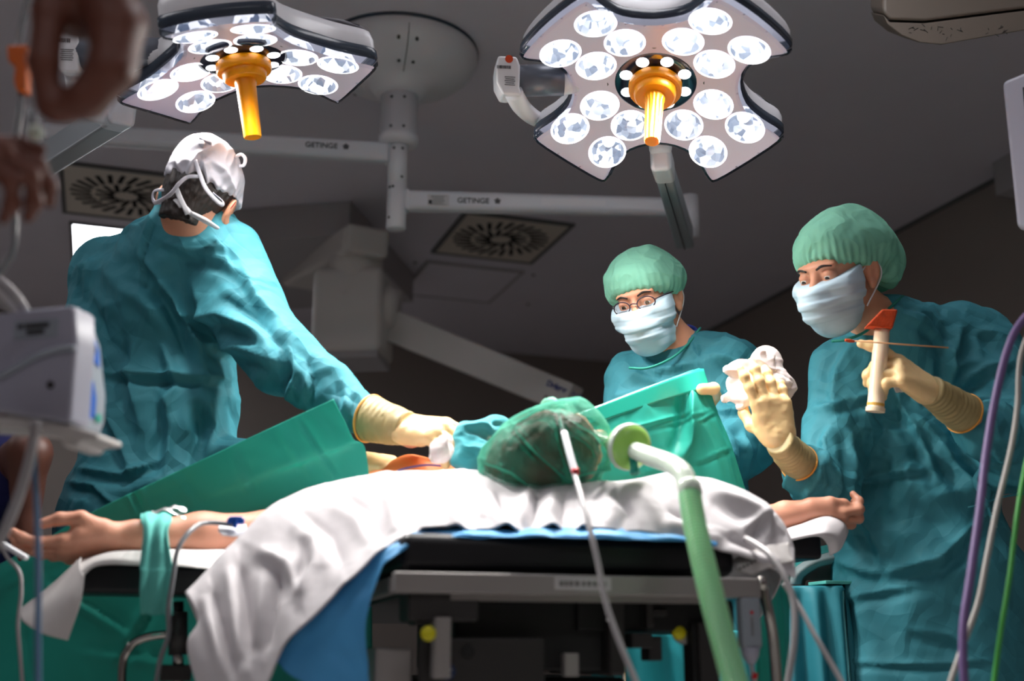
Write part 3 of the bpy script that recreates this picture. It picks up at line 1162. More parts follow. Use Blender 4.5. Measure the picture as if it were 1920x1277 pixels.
    md = g.modifiers.new('edge', 'EDGE_SPLIT')
    md.split_angle = math.radians(45)
    # the light this head throws, one beam per quadrant
    for an in form['ang']:
        t = math.radians(an)
        ld = bpy.data.lights.new('lamp_beam', 'SPOT')
        ld.energy = SPOT_W * (1.0 if len(form['ang']) == 4 else LEFT_GAIN)
        ld.spot_size = math.radians(SPOT_ANGLE)
        ld.spot_blend = 1.0
        ld.shadow_soft_size = 0.05
        ld.color = (1.0, 0.97, 0.93)
        lo = bpy.data.objects.new('lamp_beam', ld)
        COL.objects.link(lo)
        p0 = T1(.21 * math.cos(t), .21 * math.sin(t), -.06)
        lo.parent = root
        lo.location = tuple(p0 - base_loc(root))
        tgt = AIM
        lo.rotation_euler = Vector(tgt - p0).to_track_quat('-Z', 'Y').to_euler()
        lo.visible_camera = False


def shrink(root, k):
    """scale a finished head about its centre"""
    for o in root.children_recursive:
        o.location = Vector(o.location) * k
        if o.type == 'MESH':
            o.data.transform(Matrix.Scale(k, 4))


K = .80                          # lamps hang nearer than the ceiling column


def PK(x, y, Y):
    return P(x, y, Y * K)


def lamp_axes(C, ang, side, roll=0.0):
    """face normal at an angle from the view line, leaning to 'side' (picture x, y of the handle)"""
    v = nrm(C - V(0, 0, CAM_H))
    r = nrm(np.cross(v, UP))
    u = np.cross(r, v)
    d = nrm(r * side[0] + u * side[1])
    N = nrm(-v * math.cos(ang) + d * math.sin(ang))
    X = nrm(r - N * (r @ N))
    Y = np.cross(N, X)
    if Y @ u < 0:
        Y = -Y
    c, s = math.cos(roll), math.sin(roll)
    return X * c + Y * s, Y * c - X * s, N


# ---- right lamp, facing us
AIM = V(.0, 2.34, 1.08)          # both lamps are aimed at the patient's neck
CR = PK(1230, 142, 3.02)
lr = thing('surgical_lamp', CR, 'four lobed surgical lamp facing us with a ribbed orange handle', 'surgical lamp', 'surgical lamps')
XR, YR, NR = lamp_axes(CR, math.radians(45), (-.10, -1.0))
lamp_head(lr, CR, XR, YR, NR, True, LOBES4)
shrink(lr, K)
bk = PK(948, 150, 3.04)
f1 = nrm(V(.18, -1, -.25))
bX = nrm(V(1, 0.1, 0))
bY = nrm(np.cross(bX, f1))
f1 = np.cross(bY, bX) * -1
f1 = f1 if f1[1] < 0 else -f1
blk = MB()
pp = [(x * K, y * K) for x, y in [(-.028, .055), (.026, .055), (.036, .03), (.036, -.03), (.042, -.055), (-.012, -.055), (-.030, -.022), (-.033, .02)]]
blk.prism([bk + bX * a * 1.0 + bY * (-b if bY[2] < 0 else b) - f1 * .045 for a, b in pp], f1 * .09)
block = blk.build('yoke_block', M['white'], lr, bevel=.006, seg=3)
bYu = bY if bY[2] > 0 else -bY
fc = bk + f1 * .0453 - bX * .004
MB().lathe(fc + bYu * .037 + bX * .007, f1, [(.009, 0), (.009, .0008)], 20).build('orange_sticker', M['orange_sticker'], block)
bc = MB()
rs = random.Random(2)
x = -.020
while x < .012:
    wd = rs.choice((.0008, .0014, .002))
    bc.box(fc + bX * x + bYu * .018, bX, bYu, f1, wd / 2, .0035, .0004)
    x += wd + rs.choice((.0008, .0013))
for k in range(5):
    bc.box(fc + bX * (.010) - bYu * (.004 + k * .0045), bX, bYu, f1, .012 - .002 * (k % 2), .0006, .0004)
bc.build('barcode_print', M['ink'], block)
ca, cb = bk + bX * .029, PK(1056, 150, 3.05)
MB().cyl(ca, cb, .0365, n=32).build('axle', M['dark_axle'], lr, True)
MB().cyl(PK(1044, 150, 3.05), PK(1082, 151, 3.06), .035, .030, n=32).build('axle_boss', M['white'], lr, True)
MB().tube([PK(962, 172, 3.02), PK(982, 205, 3.14), PK(1018, 228, 3.34), PK(1085, 240, 3.52), PK(1165, 250, 3.56), PK(1236, 258, 3.46), PK(1238, 262, 3.34)], .0225, n=16, flat=.8).build('yoke', M['white'], lr, True)
jt = PK(1238, 262, 3.30)
MB().lathe(jt, V(.02, .15, -1), [(.030, -.08), (.030, 0), (.028, .026), (.024, .035)], 28).build('swivel', M['white'], lr, True)
SA, SB = PK(1240, 300, 3.34), P(1283, 445, 4.10)
d = nrm(SB - SA)
MB().bar(SA - d * .03, SA + d * .16, .052, .065).build('arm_head', M['white'], lr, bevel=.012, seg=3)
MB().bar(SA + d * .13, SB, .046, .058, wid2=.068, hgt2=.085).build('spring_arm', M['grey_arm'], lr, bevel=.008, seg=2)
MB().bar(SA + d * .15 - np.cross(nrm(np.cross(d, UP)), d) * .034, SB - np.cross(nrm(np.cross(d, UP)), d) * .046, .002, .004).build('arm_groove', M['seamline'], lr)
MB().bar(SB - d * .02, SB + d * .035, .058, .030, wid2=.05, hgt2=.02).build('end_plug', M['black_plastic'], lr, bevel=.003)
MB().cyl(R_END - UP * .12 + V(.012, 0, 0), R_END + UP * .045 + V(.012, 0, 0), .036, n=28).build('pivot', M['white'], lr, True)

# ---- left lamp, seen nearly edge on
CL = PK(453, 96, 2.90)
ll = thing('surgical_lamp', CL, 'surgical lamp seen nearly edge on with a smooth orange handle', 'surgical lamp', 'surgical lamps')
XL, YL, NL = lamp_axes(CL, math.radians(67), (.20, -1.0), roll=0.0)
lamp_head(ll, CL, XL, YL, NL, False, LOBES3)
shrink(ll, K)
MB().cyl(PK(150, 100, 2.92), PK(312, 102, 2.92), .0365, n=32).build('axle', M['dark_axle'], ll, True)
MB().cyl(PK(290, 104, 2.92), PK(330, 108, 2.91), .035, .030, n=32).build('axle_boss', M['white'], ll, True)
bk2 = PK(133, 108, 2.93)
blk = MB()
blk.prism([bk2 + bX * a + bYu * b - f1 * .045 for a, b in pp], f1 * .09)
b2 = blk.build('yoke_block', M['white'], ll, bevel=.006, seg=3)
fc = bk2 + f1 * .0453 - bX * .004
bc = MB()
x = -.020
while x < .014:
    wd = rs.choice((.0008, .0014, .002))
    bc.box(fc + bX * x + bYu * .026, bX, bYu, f1, wd / 2, .0045, .0004)
    x += wd + rs.choice((.0008, .0013))
for k in range(6):
    bc.box(fc + bX * (.008) + bYu * (.006 - k * .0045), bX, bYu, f1, .014 - .002 * (k % 2), .0006, .0004)
bc.build('barcode_print', M['ink'], b2)
MB().tube([PK(140, 140, 2.94), PK(150, 185, 3.02), PK(180, 215, 3.12), PK(215, 222, 3.16)], .0225, n=16, flat=.8).build('yoke', M['white'], ll, True)
SA, SB = PK(228, 208, 3.15), P(60, 318, 3.86)
d = nrm(SB - SA)
MB().bar(SA - d * .03, SA + d * .10, .060, .075).build('arm_head', M['white'], ll, bevel=.012, seg=3)
MB().bar(SA + d * .08, SB, .056, .075, wid2=.070, hgt2=.09).build('spring_arm', M['grey_arm'], ll, bevel=.008, seg=2)
MB().cyl(V(SB[0], SB[1], 2.36), V(SB[0], SB[1], 2.62), .036, n=28).build('pivot', M['white'], ll, True)

# ================================================================== the supply pendant on the bulkhead
YD = 5.75
pn = thing('supply_pendant', P(660, 600, YD), 'grey jointed supply pendant with a long arm sloping down to the right', 'pendant')
e0, e1 = P(690, 452, 5.45), P(560, 520, 6.35)
d = nrm(e1 - e0)
MB().bar(e0 + d * .02, e1, .235, .15, wid2=.20, hgt2=.14).build('upper_arm', M['offwhite'], pn, bevel=.03, seg=3)
MB().bar(e0 - d * .012, e0 + d * .035, .225, .15).build('arm_end_cap', M['offwhite'], pn, bevel=.03, seg=3)
jc = P(668, 500, 5.62)
MB().lathe(V(jc[0], jc[1], 0), UP, [(.135, P(668, 520, 5.62)[2] - .03), (.135, P(668, 487, 5.62)[2]), (.130, P(668, 485, 5.62)[2]), (.130, P(668, 468, 5.62)[2])], 40).build('collar', M['offwhite'], pn, True)
zt, zb = P(660, 512, 5.60)[2], P(660, 668, 5.60)[2]
bx = MB()
hh = (zt - zb) / 2
c = V(P(661, 600, 5.62)[0], 5.66, (zt + zb) / 2)
X1 = nrm(V(1, -.10, 0))
Y1 = nrm(V(.10, 1, 0))
wx = 136 / 2180 * 5.65 / 2
bx.box(c, X1, Y1, UP, wx, .17, hh)
bx.build('joint_housing', M['offwhite'], pn, bevel=.035, seg=4)
MB().box(c - UP * (hh + .012), X1, Y1, UP, wx * .93, .155, .02).build('housing_base', M['bulkhead'], pn, bevel=.012)
MB().lathe(c + X1 * -.01 - Y1 * .171 + UP * .09, -Y1, [(.014, 0), (.014, .003), (.012, .004)], 18).build('button', M['offwhite'], pn, True)
a0, a1 = P(738, 612, 5.70), P(1075, 752, 5.25)
d = nrm(a1 - a0)
MB().cyl(c + X1 * wx + V(-.03, 0, .045), c + X1 * wx + V(.05, 0, .03), .125, .10, n=28).build('arm_root', M['offwhite'], pn, True)
la = MB().bar(a0 - d * .05, a1, .15, .165, wid2=.13, hgt2=.145).build('lower_arm', M['offwhite'], pn, bevel=.012, seg=2)
sd = nrm(np.cross(d, UP)) * -1
sd = sd if sd[1] < 0 else -sd
up2 = np.cross(sd, d)
up2 = up2 if up2[2] > 0 else -up2
o0 = P(1032, 726, 5.28)
pl = (a1 + sd * .0665)
o0 = o0 - sd * ((o0 - pl) @ sd) + sd * .002
text_mesh('lettering', 'Dräger', .038, o0, d, up2, M['ink_blue'], la, bold=.0012)
text_mesh('lettering', 'Agila', .036, o0 + d * .135, d, up2, M['ink_blue'], la)
q0 = P(1032, 749, 5.28)
q0 = q0 - sd * ((q0 - pl) @ sd)
MB().lathe(q0, sd, [(.010, 0), (.010, .006), (.007, .009)], 14).build('pivot_bolt', M['steel'], la, True)
MB().bar(P(1045, 770, 5.29), P(1075, 840, 5.3), .10, .10).build('lower_joint', M['offwhite'], pn, bevel=.02)

# ================================================================== operating table
TT = nrm(V(.963, .2706, 0))
TL = nrm(V(-.2706, .963, 0))
T0 = V(.11, 1.893, 0)


def tb(t, l, z):
    return T0 + TT * t + TL * l + UP * z


def zat(py, px=1000, Y=1.88):
    return P(px, py, Y)[2]


ot = thing('operating_table', tb(0, .9, 0), 'operating table with a black mattress and grey steel head rail', 'operating table')
zm0, zm1 = zat(1074), zat(1003)
MB().box(tb(-.005, .93, (zm0 + zm1) / 2), TT, TL, UP, .285, .92, (zm1 - zm0) / 2).build('mattress', M['black'], ot, bevel=.018, seg=3)
zr0, zr1 = zat(1117), zat(1079)
rl = MB().box(tb(.0, -.012, (zr0 + zr1) / 2), TT, TL, UP, .305, .012, (zr1 - zr0) / 2).build('head_rail', M['rail'], ot, bevel=.003)
lab = MB().box(tb(-.005, -.0246, (zr0 + zr1) / 2 + .002), TT, TL, UP, .047, .0006, .010).build('rail_label', M['label'], rl)
MB().box(tb(.0, .01, zr0 - .004), TT, TL, UP, .215, .02, .005).build('rail_lip', M['rail'], rl)
text_mesh('label_lettering', 'TAMBRO LINDO 2', .0115, tb(-.048, -.0254, (zr0 + zr1) / 2 - .003), TT, UP, M['ink'], lab, bold=.0003) if False else None
tx = MB()
for k, (a, wd) in enumerate(((-.036, .006), (-.028, .005), (-.020, .006), (-.010, .007), (.001, .005), (.010, .006), (.019, .005), (.028, .007), (.037, .004))):
    tx.box(tb(a - .005, -.0256, (zr0 + zr1) / 2 + .002), TT, TL, UP, wd / 2, .0003, .0042)
tx.build('label_print', M['steel'], lab)
for s in (-1, 1):
    MB().box(tb(.29 * s, .85, (zr0 + zr1) / 2), TT, TL, UP, .012, .80, (zr1 - zr0) / 2 * .8).build('side_rail', M['rail'], ot, bevel=.003)
MB().box(tb(0, .9, zr0 + .02), TT, TL, UP, .27, .86, .02).build('table_top_frame', M['dark_metal'], ot, bevel=.004)
br = MB()
br.box(tb(-.225, .03, zat(1140)), TT, TL, UP, .055, .04, .022)
br.build('left_bracket', M['dark_metal'], ot, bevel=.004)
MB().box(tb(-.228, -.005, zat(1215)), TT, TL, UP, .013, .015, .045).build('left_clamp', M['rail'], ot, bevel=.003)
MB().box(tb(-.255, .03, zat(1130)), TT, TL, UP, .012, .03, .035).build('clamp_block', M['dark_metal'], ot, bevel=.003)
MB().lathe(tb(-.252, -.02, zat(1188, 708, 1.8)), -TL, [(.011, 0), (.0115, .008), (.009, .011)], 18).build('yellow_knob', M['yellow'], ot, True)
MB().lathe(tb(.190, .06, zat(1185, 1205, 1.95)), -TL, [(.012, 0), (.0125, .008), (.009, .011)], 18).build('yellow_knob', M['yellow'], ot, True)
MB().lathe(tb(.205, .075, zat(1183, 1205, 1.95)), -TL, [(.020, 0), (.022, .010), (.018, .014)], 24).build('clamp_wheel', M['rail'], ot, True)
# black drive housing with a grey side cheek
hb = MB()
hb.box(tb(-.065, .22, zat(1188)), TT, TL, UP, .125, .16, .058)
hb.build('drive_housing', M['black_plastic'], ot, bevel=.006)
MB().box(tb(.072, .20, zat(1192)), TT, TL, UP, .014, .17, .062).build('housing_cheek', M['dark_metal'], ot, bevel=.006)
MB().lathe(tb(.055, .028, zat(1160)), -TL, [(.004, 0), (.004, .004)], 12).build('housing_screw', M['label'], ot)
MB().box(tb(.232, .05, zat(1250)), TT, TL, UP, .017, .02, .07).build('front_post', M['dark_metal'], ot, bevel=.002)
MB().box(tb(.215, .06, zat(1250)), TT, TL, UP, .008, .02, .07).build('post_edge', M['black_plastic'], ot, bevel=.002)
for a, l, z, hx, hz in ((.13, .05, 1150, .006, .02), (.115, .05, 1200, .018, .012), (.145, .06, 1145, .02, .006), (.15, .08, 1215, .012, .02), (.26, .05, 1140, .006, .02), (.275, .05, 1150, .006, .018)):
    MB().box(tb(a, l, zat(z)), TT, TL, UP, hx, .02, hz).build('linkage', M['dark_metal'], ot, bevel=.003)
MB().box(tb(.15, .20, zat(1150)), TT, TL, UP, .14, .15, .026).build('underframe', M['black_plastic'], ot, bevel=.004)
cb = MB()
cb.box(tb(-.03, .50, .50), TT, TL, UP, .22, .20, .21)
cb.build('column', M['dark_metal'], ot, bevel=.01)
pnl = MB().box(tb(-.155, .03, zat(1258)), TT, TL, UP, .10, .012, .05).build('control_panel', M['dark_metal'], ot, bevel=.004)
fcx = tb(0, .0175, 0)
zc = zat(1259)
MB().lathe(tb(-.212, .017, zc), -TL, [(.0125, 0), (.0125, .0012)], 28).build('blue_sign', M['sticker_blue'], pnl)
ic = MB()
ic.lathe(tb(-.216, .0155, zc + .006), -TL, [(.0022, 0), (.0022, .0006)], 12)
ic.bar(tb(-.217, .0155, zc + .001), tb(-.212, .0155, zc - .005), .003, .0008, up=TL)
ic.bar(tb(-.214, .0155, zc - .001), tb(-.206, .0155, zc + .003), .003, .0008, up=TL)
ic.bar(tb(-.219, .0155, zc - .006), tb(-.206, .0155, zc - .006), .002, .0008, up=TL)
ic.build('sign_symbol', M['label'], pnl)
MB().lathe(tb(-.213, .017, zc + .026), -TL, [(.006, 0), (.006, .002)], 16).build('green_button', M['teal_plastic'], pnl)
MB().lathe(tb(-.18, .017, zc + .030), -TL, [(.010, 0), (.010, .003), (.005, .004)], 16).build('panel_dial', M['black_plastic'], pnl)
MB().box(tb(-.01, .03, zat(1247)), TT, TL, UP, .012, .01, .018).build('latch', M['rail'], ot, bevel=.002)
MB().box(tb(0, .9, .06), TT, TL, UP, .24, .55, .06).build('base', M['dark_metal'], ot, bevel=.02)
MB().box(tb(-.29, .10, zat(1265)), TT, TL, UP, .03, .05, .04).build('rear_fitting', M['rail'], ot, bevel=.005)

# chrome handle at the right end of the rail, and the hand control
MB().tube([P(1432, 1096, 1.98), P(1436, 1128, 1.98), P(1441, 1150, 1.98), P(1450, 1200, 1.99), P(1457, 1290, 2.0), P(1460, 1360, 2.0)], .0095, n=14).build('push_handle', M['chrome'], ot, True)
MB().ball(P(1427, 1094, 1.965), .012).build('handle_ball', M['chrome'], ot, True)
hc = thing('hand_control', P(1405, 1210, 1.96), 'grey wired hand control with a red mark hanging below the table rail', 'remote control')
Fc = -TL
cc = P(1404, 1168, 1.955)
b = MB().box(cc, TT, TL, UP, .0175, .012, .040).build('body', M['pump_front'], hc, bevel=.005)
MB().lathe(cc - UP * .065, UP, [(.006, 0), (.013, .012), (.016, .026)], 20).build('strain_relief', M['pump'], hc, True)
lg = MB()
lg.lathe(cc - TL * .0123 + UP * .016, -TL, [(.003, 0), (.003, .0006)], 12)
lg.build('red_mark', M['red'], b)
lg = MB()
for k in range(5):
    lg.box(cc - TL * .0123 - UP * (-.006 + k * .006), TT, TL, UP, .002, .0004, .0022)
lg.build('print', M['steel'], b)
MB().tube([cc - UP * .06, cc - UP * .085 + V(.003, 0, 0), cc - UP * .12 + V(.012, 0, 0), cc - UP * .2 + V(.03, 0, 0)], .0035).build('cord', M['tube_grey'], hc, True)
MB().lathe(cc - UP * .088 + V(.004, 0, 0), V(.15, 0, 1), [(.005, 0), (.005, .010)], 14).build('red_collar', M['red'], hc, True)

# ------------------------------------------------------------------ white sheet over the roll at the head end
rg = [(348, 1112, 1.93), (398, 1058, 1.97), (455, 1000, 2.01), (520, 943, 2.05), (600, 908, 2.09), (700, 890, 2.12), (800, 883, 2.14), (900, 886, 2.13), (985, 899, 2.10), (1080, 907, 2.09), (1170, 903, 2.09), (1260, 892, 2.10), (1340, 904, 2.11), (1410, 936, 2.12), (1460, 974, 2.13), (1484, 1030, 2.12)]
bt = [(382, 1320, 1.86), (432, 1325, 1.84), (488, 1300, 1.83), (530, 1217, 1.83), (582, 1160, 1.83), (640, 1102, 1.83), (715, 1034, 1.84), (800, 993, 1.868), (890, 991, 1.875), (1000, 990, 1.89), (1090, 990, 1.90), (1200, 997, 1.92), (1300, 1016, 1.94), (1370, 1040, 1.96), (1440, 1066, 1.99), (1492, 1082, 2.02)]
rg, bt = np.array(rg, float), np.array(bt, float)
md1 = rg * .68 + bt * .32
md1[:, 2] = rg[:, 2] * .62 + bt[:, 2] * .38 - .014
md2 = rg * .3 + bt * .7
md2[:, 2] = rg[:, 2] * .26 + bt[:, 2] * .74 - .012
# left part hangs with its own free edge
md1[0] = (372, 1166, 1.90)
md2[0] = (352, 1214, 1.88)
R0 = [P(a, b, c) for a, b, c in rg]
bk = [p + V(-.01, .10, -.07 if i > 3 else -.03) for i, p in enumerate(R0)]
bk2 = [p + V(-.03, .22, -.13 if i > 3 else -.05) for i, p in enumerate(R0)]
rows = [bk2, bk, R0, [P(*q) for q in md1], [P(*q) for q in md2], [P(*q) for q in bt]]
rows[0] = [p * 1 for p in rows[0]]
SHF = [([(742, 905), (762, 945), (770, 1000)], 15, .016), ([(820, 905), (800, 960), (790, 1000)], 12, -.010), ([(870, 905), (868, 950), (880, 990)], 13, .014), ([(905, 930), (900, 975)], 10, -.010),
       ([(930, 915), (945, 955), (985, 1000)], 13, .013), ([(1010, 915), (1000, 960), (985, 998)], 12, .012), ([(1060, 920), (1050, 965), (1065, 1000)], 14, .013), ([(1100, 950), (1090, 998)], 10, -.008),
       ([(1150, 915), (1180, 960), (1160, 1000)], 16, .011), ([(1250, 960), (1330, 985)], 14, .010), ([(1340, 920), (1420, 960), (1450, 985)], 14, -.010), ([(1390, 990), (1430, 970), (1445, 1010)], 13, -.013), ([(1360, 1010), (1430, 1030), (1475, 1030)], 14, .010),
       ([(640, 925), (690, 960), (715, 1010)], 16, .011), ([(560, 960), (620, 1000), (640, 1060)], 18, .010), ([(480, 1030), (540, 1060), (560, 1120)], 16, -.010), ([(450, 1060), (460, 1140), (470, 1240)], 13, .013), ([(520, 1060), (510, 1140), (500, 1220)], 13, .012), ([(400, 1110), (420, 1190), (440, 1270)], 12, .010), ([(590, 1010), (590, 1060), (560, 1120)], 12, -.010)]


def sheet_disp(u, v, G):
    g = G.reshape(-1, 3)
    px, py = project(g)
    d = fold_field(px, py, SHF).reshape(u.shape)
    d = d + (fnoise(np.stack([u.ravel() * 16, v.ravel() * 2.2, u.ravel() * 0], 1), 2) * .0055).reshape(u.shape) * np.clip(v * 3 - .6, 0, 1)
    return d * .75


so = sheet('white_sheet', rows, M['sheet'], None, 220, 90, sheet_disp, .003)
tag(so, 'white cotton sheet draped over the roll at the head end of the table', 'sheet')
# hanging second corner under the main fold
so2 = sheet('white_sheet', [[P(352, 1210, 1.90), P(400, 1200, 1.92), P(450, 1190, 1.95)], [P(368, 1225, 1.90), P(420, 1240, 1.91), P(470, 1250, 1.93)], [P(392, 1300, 1.90), P(440, 1320, 1.9), P(500, 1330, 1.92)]], M['paper'], None, 30, 30, lambda u, v, G: .006 * np.sin(u * 9), .002)
tag(so2, 'lower white cloth corner hanging under the big white sheet', 'sheet')
# roll under the sheet carries the head
rp = [cap(tb(-.27, .30, zm1 + .045), tb(.27, .30, zm1 + .045), .045), cap(tb(-.15, .24, zm1 + .03), tb(.15, .24, zm1 + .03), .03)]
tag(solid('head_pillow', rp, .01, M['sheet']), 'white pillow under the white sheet below the capped head', 'pillow')

# ------------------------------------------------------------------ blue sheet between mattress and white sheet
SB_ = -.016
bl = [[P(q[0], q[1], q[2] + SB_) for q in ((515, 1236, 1.875), (560, 1180, 1.875), (625, 1112, 1.87), (690, 1054, 1.865), (745, 1012, 1.87), (800, 994, 1.90), (900, 992, 1.905), (1000, 991, 1.915), (1080, 990, 1.925), (1200, 996, 1.945), (1300, 1004, 1.975), (1345, 1012, 1.99))],
      [P(q[0], q[1], q[2] + SB_) for q in ((560, 1275, 1.86), (610, 1225, 1.855), (650, 1150, 1.85), (700, 1080, 1.845), (748, 1028, 1.845), (800, 1003, 1.868), (900, 1002, 1.875), (1000, 1003, 1.885), (1080, 1006, 1.895), (1200, 1008, 1.915), (1300, 1013, 1.95), (1345, 1018, 1.97))],
      [P(q[0], q[1], q[2] + SB_) for q in ((700, 1320, 1.85), (694, 1290, 1.845), (686, 1180, 1.835), (712, 1066, 1.835), (752, 1036, 1.84), (800, 1008, 1.862), (900, 1006, 1.870), (1000, 1008, 1.880), (1080, 1010, 1.890), (1200, 1011, 1.910), (1300, 1016, 1.945), (1345, 1021, 1.965))]]
tag(sheet('blue_sheet', bl, M['blue_sheet'], None, 120, 30, lambda u, v, G: fnoise(np.stack([u.ravel() * 18, v.ravel() * 2, v.ravel() * 0], 1), 2).reshape(u.shape) * .004, .0015), 'thin blue absorbent sheet showing below the white sheet', 'sheet')

# ------------------------------------------------------------------ arm boards
al = thing('arm_board', P(335, 1200, 2.12), 'black padded arm board under the outstretched arm at the left', 'arm board', 'arm boards')
pa, pb = P(152, 1079, 2.03), P(640, 1085, 2.20)
dA = nrm((pb - pa) * V(1, 1, 0))
nA = np.cross(UP, dA)
zt = P(285, 1054, 2.03)[2]
MB().box((pa + pb) / 2 * V(1, 1, 0) + UP * (zt - .026) + nA * .06, dA, nA, UP, np.linalg.norm((pb - pa)[:2]) / 2, .062, .026).build('pad', M['black'], al, bevel=.010, seg=3)
pc = P(335, 1100, 2.10)
MB().cyl(P(334, 1128, 2.12), P(334, 1320, 2.12), .010, n=16).build('post', M['chrome'], al, True)
MB().cyl(P(334, 1148, 2.12), P(334, 1228, 2.12), .0165, n=20).build('clamp_sleeve', M['dark_metal'], al, True)
MB().box(P(330, 1262, 2.12), TT, TL, UP, .026, .02, .014).build('clamp_block', M['dark_metal'], al, bevel=.003)
MB().tube([P(318, 1190, 2.10), P(285, 1193, 2.09), P(255, 1203, 2.085), P(238, 1222, 2.08), P(230, 1250, 2.08), P(228, 1330, 2.08)], .0075, n=14).build('bent_handle', M['chrome'], al, True)
# white paper cover with a hanging corner
zc0 = P(285, 1036, 2.03)[2]
pf = [[P(146, 1052, 2.16) + V(0, .0, .012), P(220, 1034, 2.17), P(300, 1030, 2.17), P(420, 1030, 2.22), P(560, 1028, 2.26)],
      [P(140, 1062, 2.06), P(200, 1036, 2.06), P(285, 1034, 2.06), P(400, 1038, 2.10), P(560, 1040, 2.15)],
      [P(150, 1068, 2.01), P(190, 1047, 2.012), P(270, 1048, 2.02), P(400, 1058, 2.06), P(560, 1066, 2.13)],
      [P(155, 1080, 2.00), P(185, 1060, 2.004), P(270, 1060, 2.012), P(400, 1066, 2.05), P(560, 1072, 2.125)]]
pt = sheet('paper_cover', pf, M['paper'], None, 60, 24, lambda u, v, G: fnoise(G.reshape(-1, 3) * 14, 2).reshape(u.shape) * .002, .002)
tag(pt, 'white paper cover laid over the black arm board at the left', 'paper cover')
hg = [[P(152, 1046, 2.04), P(150, 1058, 2.02), P(152, 1070, 2.005), P(158, 1080, 1.995)],
      [P(98, 1092, 2.05), P(110, 1105, 2.01), P(128, 1120, 1.99), P(152, 1128, 1.985)],
      [P(30, 1142, 2.05), P(42, 1165, 2.01), P(80, 1188, 1.99), P(128, 1201, 1.985)]]
tag(sheet('paper_towel', hg, M['paper'], None, 30, 40, lambda u, v, G: .006 * np.sin(u * 5 + 1) * v, .0015), 'white paper corner hanging off the left end of the arm board', 'paper towel')
# strap around forearm and board
sp = [P(292, 968, 2.00), P(268, 985, 1.985), P(265, 1030, 1.978), P(272, 1062, 1.975), P(265, 1100, 1.975), P(268, 1140, 1.985)]
dS = dA * .0255
rws = [[p - dS * k * (1 if i not in (3,) else .75) for k in (1, .4, -.4, -1)] for i, p in enumerate([P(292, 969, 2.14), P(292, 964, 2.07), P(293, 972, 2.00), P(292, 1000, 1.975), P(293, 1060, 1.968), P(294, 1075, 1.966), P(292, 1110, 1.968), P(294, 1152, 1.985)])]
tag(sheet('wrist_strap', rws, M['strap'], None, 30, 80, lambda u, v, G: .002 * np.sin(u * 14 + v * 5), .004), 'pale teal cloth strap tying the left wrist to the arm board', 'strap')
# right board
ar = thing('arm_board', P(1500, 1040, 2.45), 'black padded arm board under the closed hand at the right', 'arm board', 'arm boards')
p0, p1 = P(1538, 1028, 2.43), P(1330, 1050, 2.35)
d = nrm((p1 - p0) * V(1, 1, 0))
zc1 = P(1500, 1025, 2.42)[2]
MB().box((p0 + p1) / 2 * V(1, 1, 0) + UP * zc1 + np.cross(UP, d) * -.04, d, np.cross(UP, d), UP, np.linalg.norm((p1 - p0)[:2]) / 2, .05, .026).build('pad', M['black'], ar, bevel=.010, seg=3)
MB().bar(P(1470, 1042, 2.45), P(1330, 1062, 2.38), .03, .012).build('support_bar', M['dark_metal'], ar, bevel=.002)
tw = [[P(1440, 1000, 2.56), P(1500, 982, 2.56), P(1545, 965, 2.56), P(1578, 972, 2.56), P(1590, 990, 2.55)],
      [P(1440, 1003, 2.44), P(1500, 985, 2.44), P(1548, 970, 2.44), P(1580, 980, 2.45), P(1588, 1005, 2.45)],
      [P(1440, 1018, 2.385), P(1490, 1005, 2.385), P(1540, 996, 2.385), P(1568, 1005, 2.40), P(1575, 1030, 2.41)],
      [P(1440, 1024, 2.38), P(1490, 1013, 2.38), P(1532, 1006, 2.38), P(1550, 1020, 2.40), P(1556, 1042, 2.41)]]
tag(sheet('white_towel', tw, M['sheet'], None, 50, 30, lambda u, v, G: fnoise(G.reshape(-1, 3) * 20, 2).reshape(u.shape) * .0015, .003), 'folded white towel on the right arm board under the closed hand', 'towel')

# ------------------------------------------------------------------ teal drapes
def drape_disp(seed, a=.006):
    return lambda u, v, G: (fnoise(np.stack([u.ravel() * 7 + seed, v.ravel() * 2.4, u.ravel() * 0 + seed], 1), 3) * a).reshape(u.shape)


DF1 = [([(420, 1150), (520, 1277)], 7, .007), ([(90, 1085), (260, 1190)], 7, .006), ([(300, 1120), (215, 1260)], 7, .006), ([(400, 1110), (420, 1230)], 8, -.006), ([(40, 1130), (60, 1277)], 7, .005), ([(150, 1210), (380, 1240)], 7, .005), ([(245, 920), (268, 965)], 5, .006), ([(255, 912), (280, 965)], 5, -.004), ([(330, 880), (390, 965)], 6, .003), ([(440, 825), (480, 930)], 6, .003), ([(560, 780), (640, 900)], 6, .003), ([(520, 800), (590, 910)], 6, -.002)]


def d1(u, v, G):
    px, py = project(G.reshape(-1, 3))
    return fold_field(px, py, DF1).reshape(u.shape) + drape_disp(2.0, .004)(u, v, G)


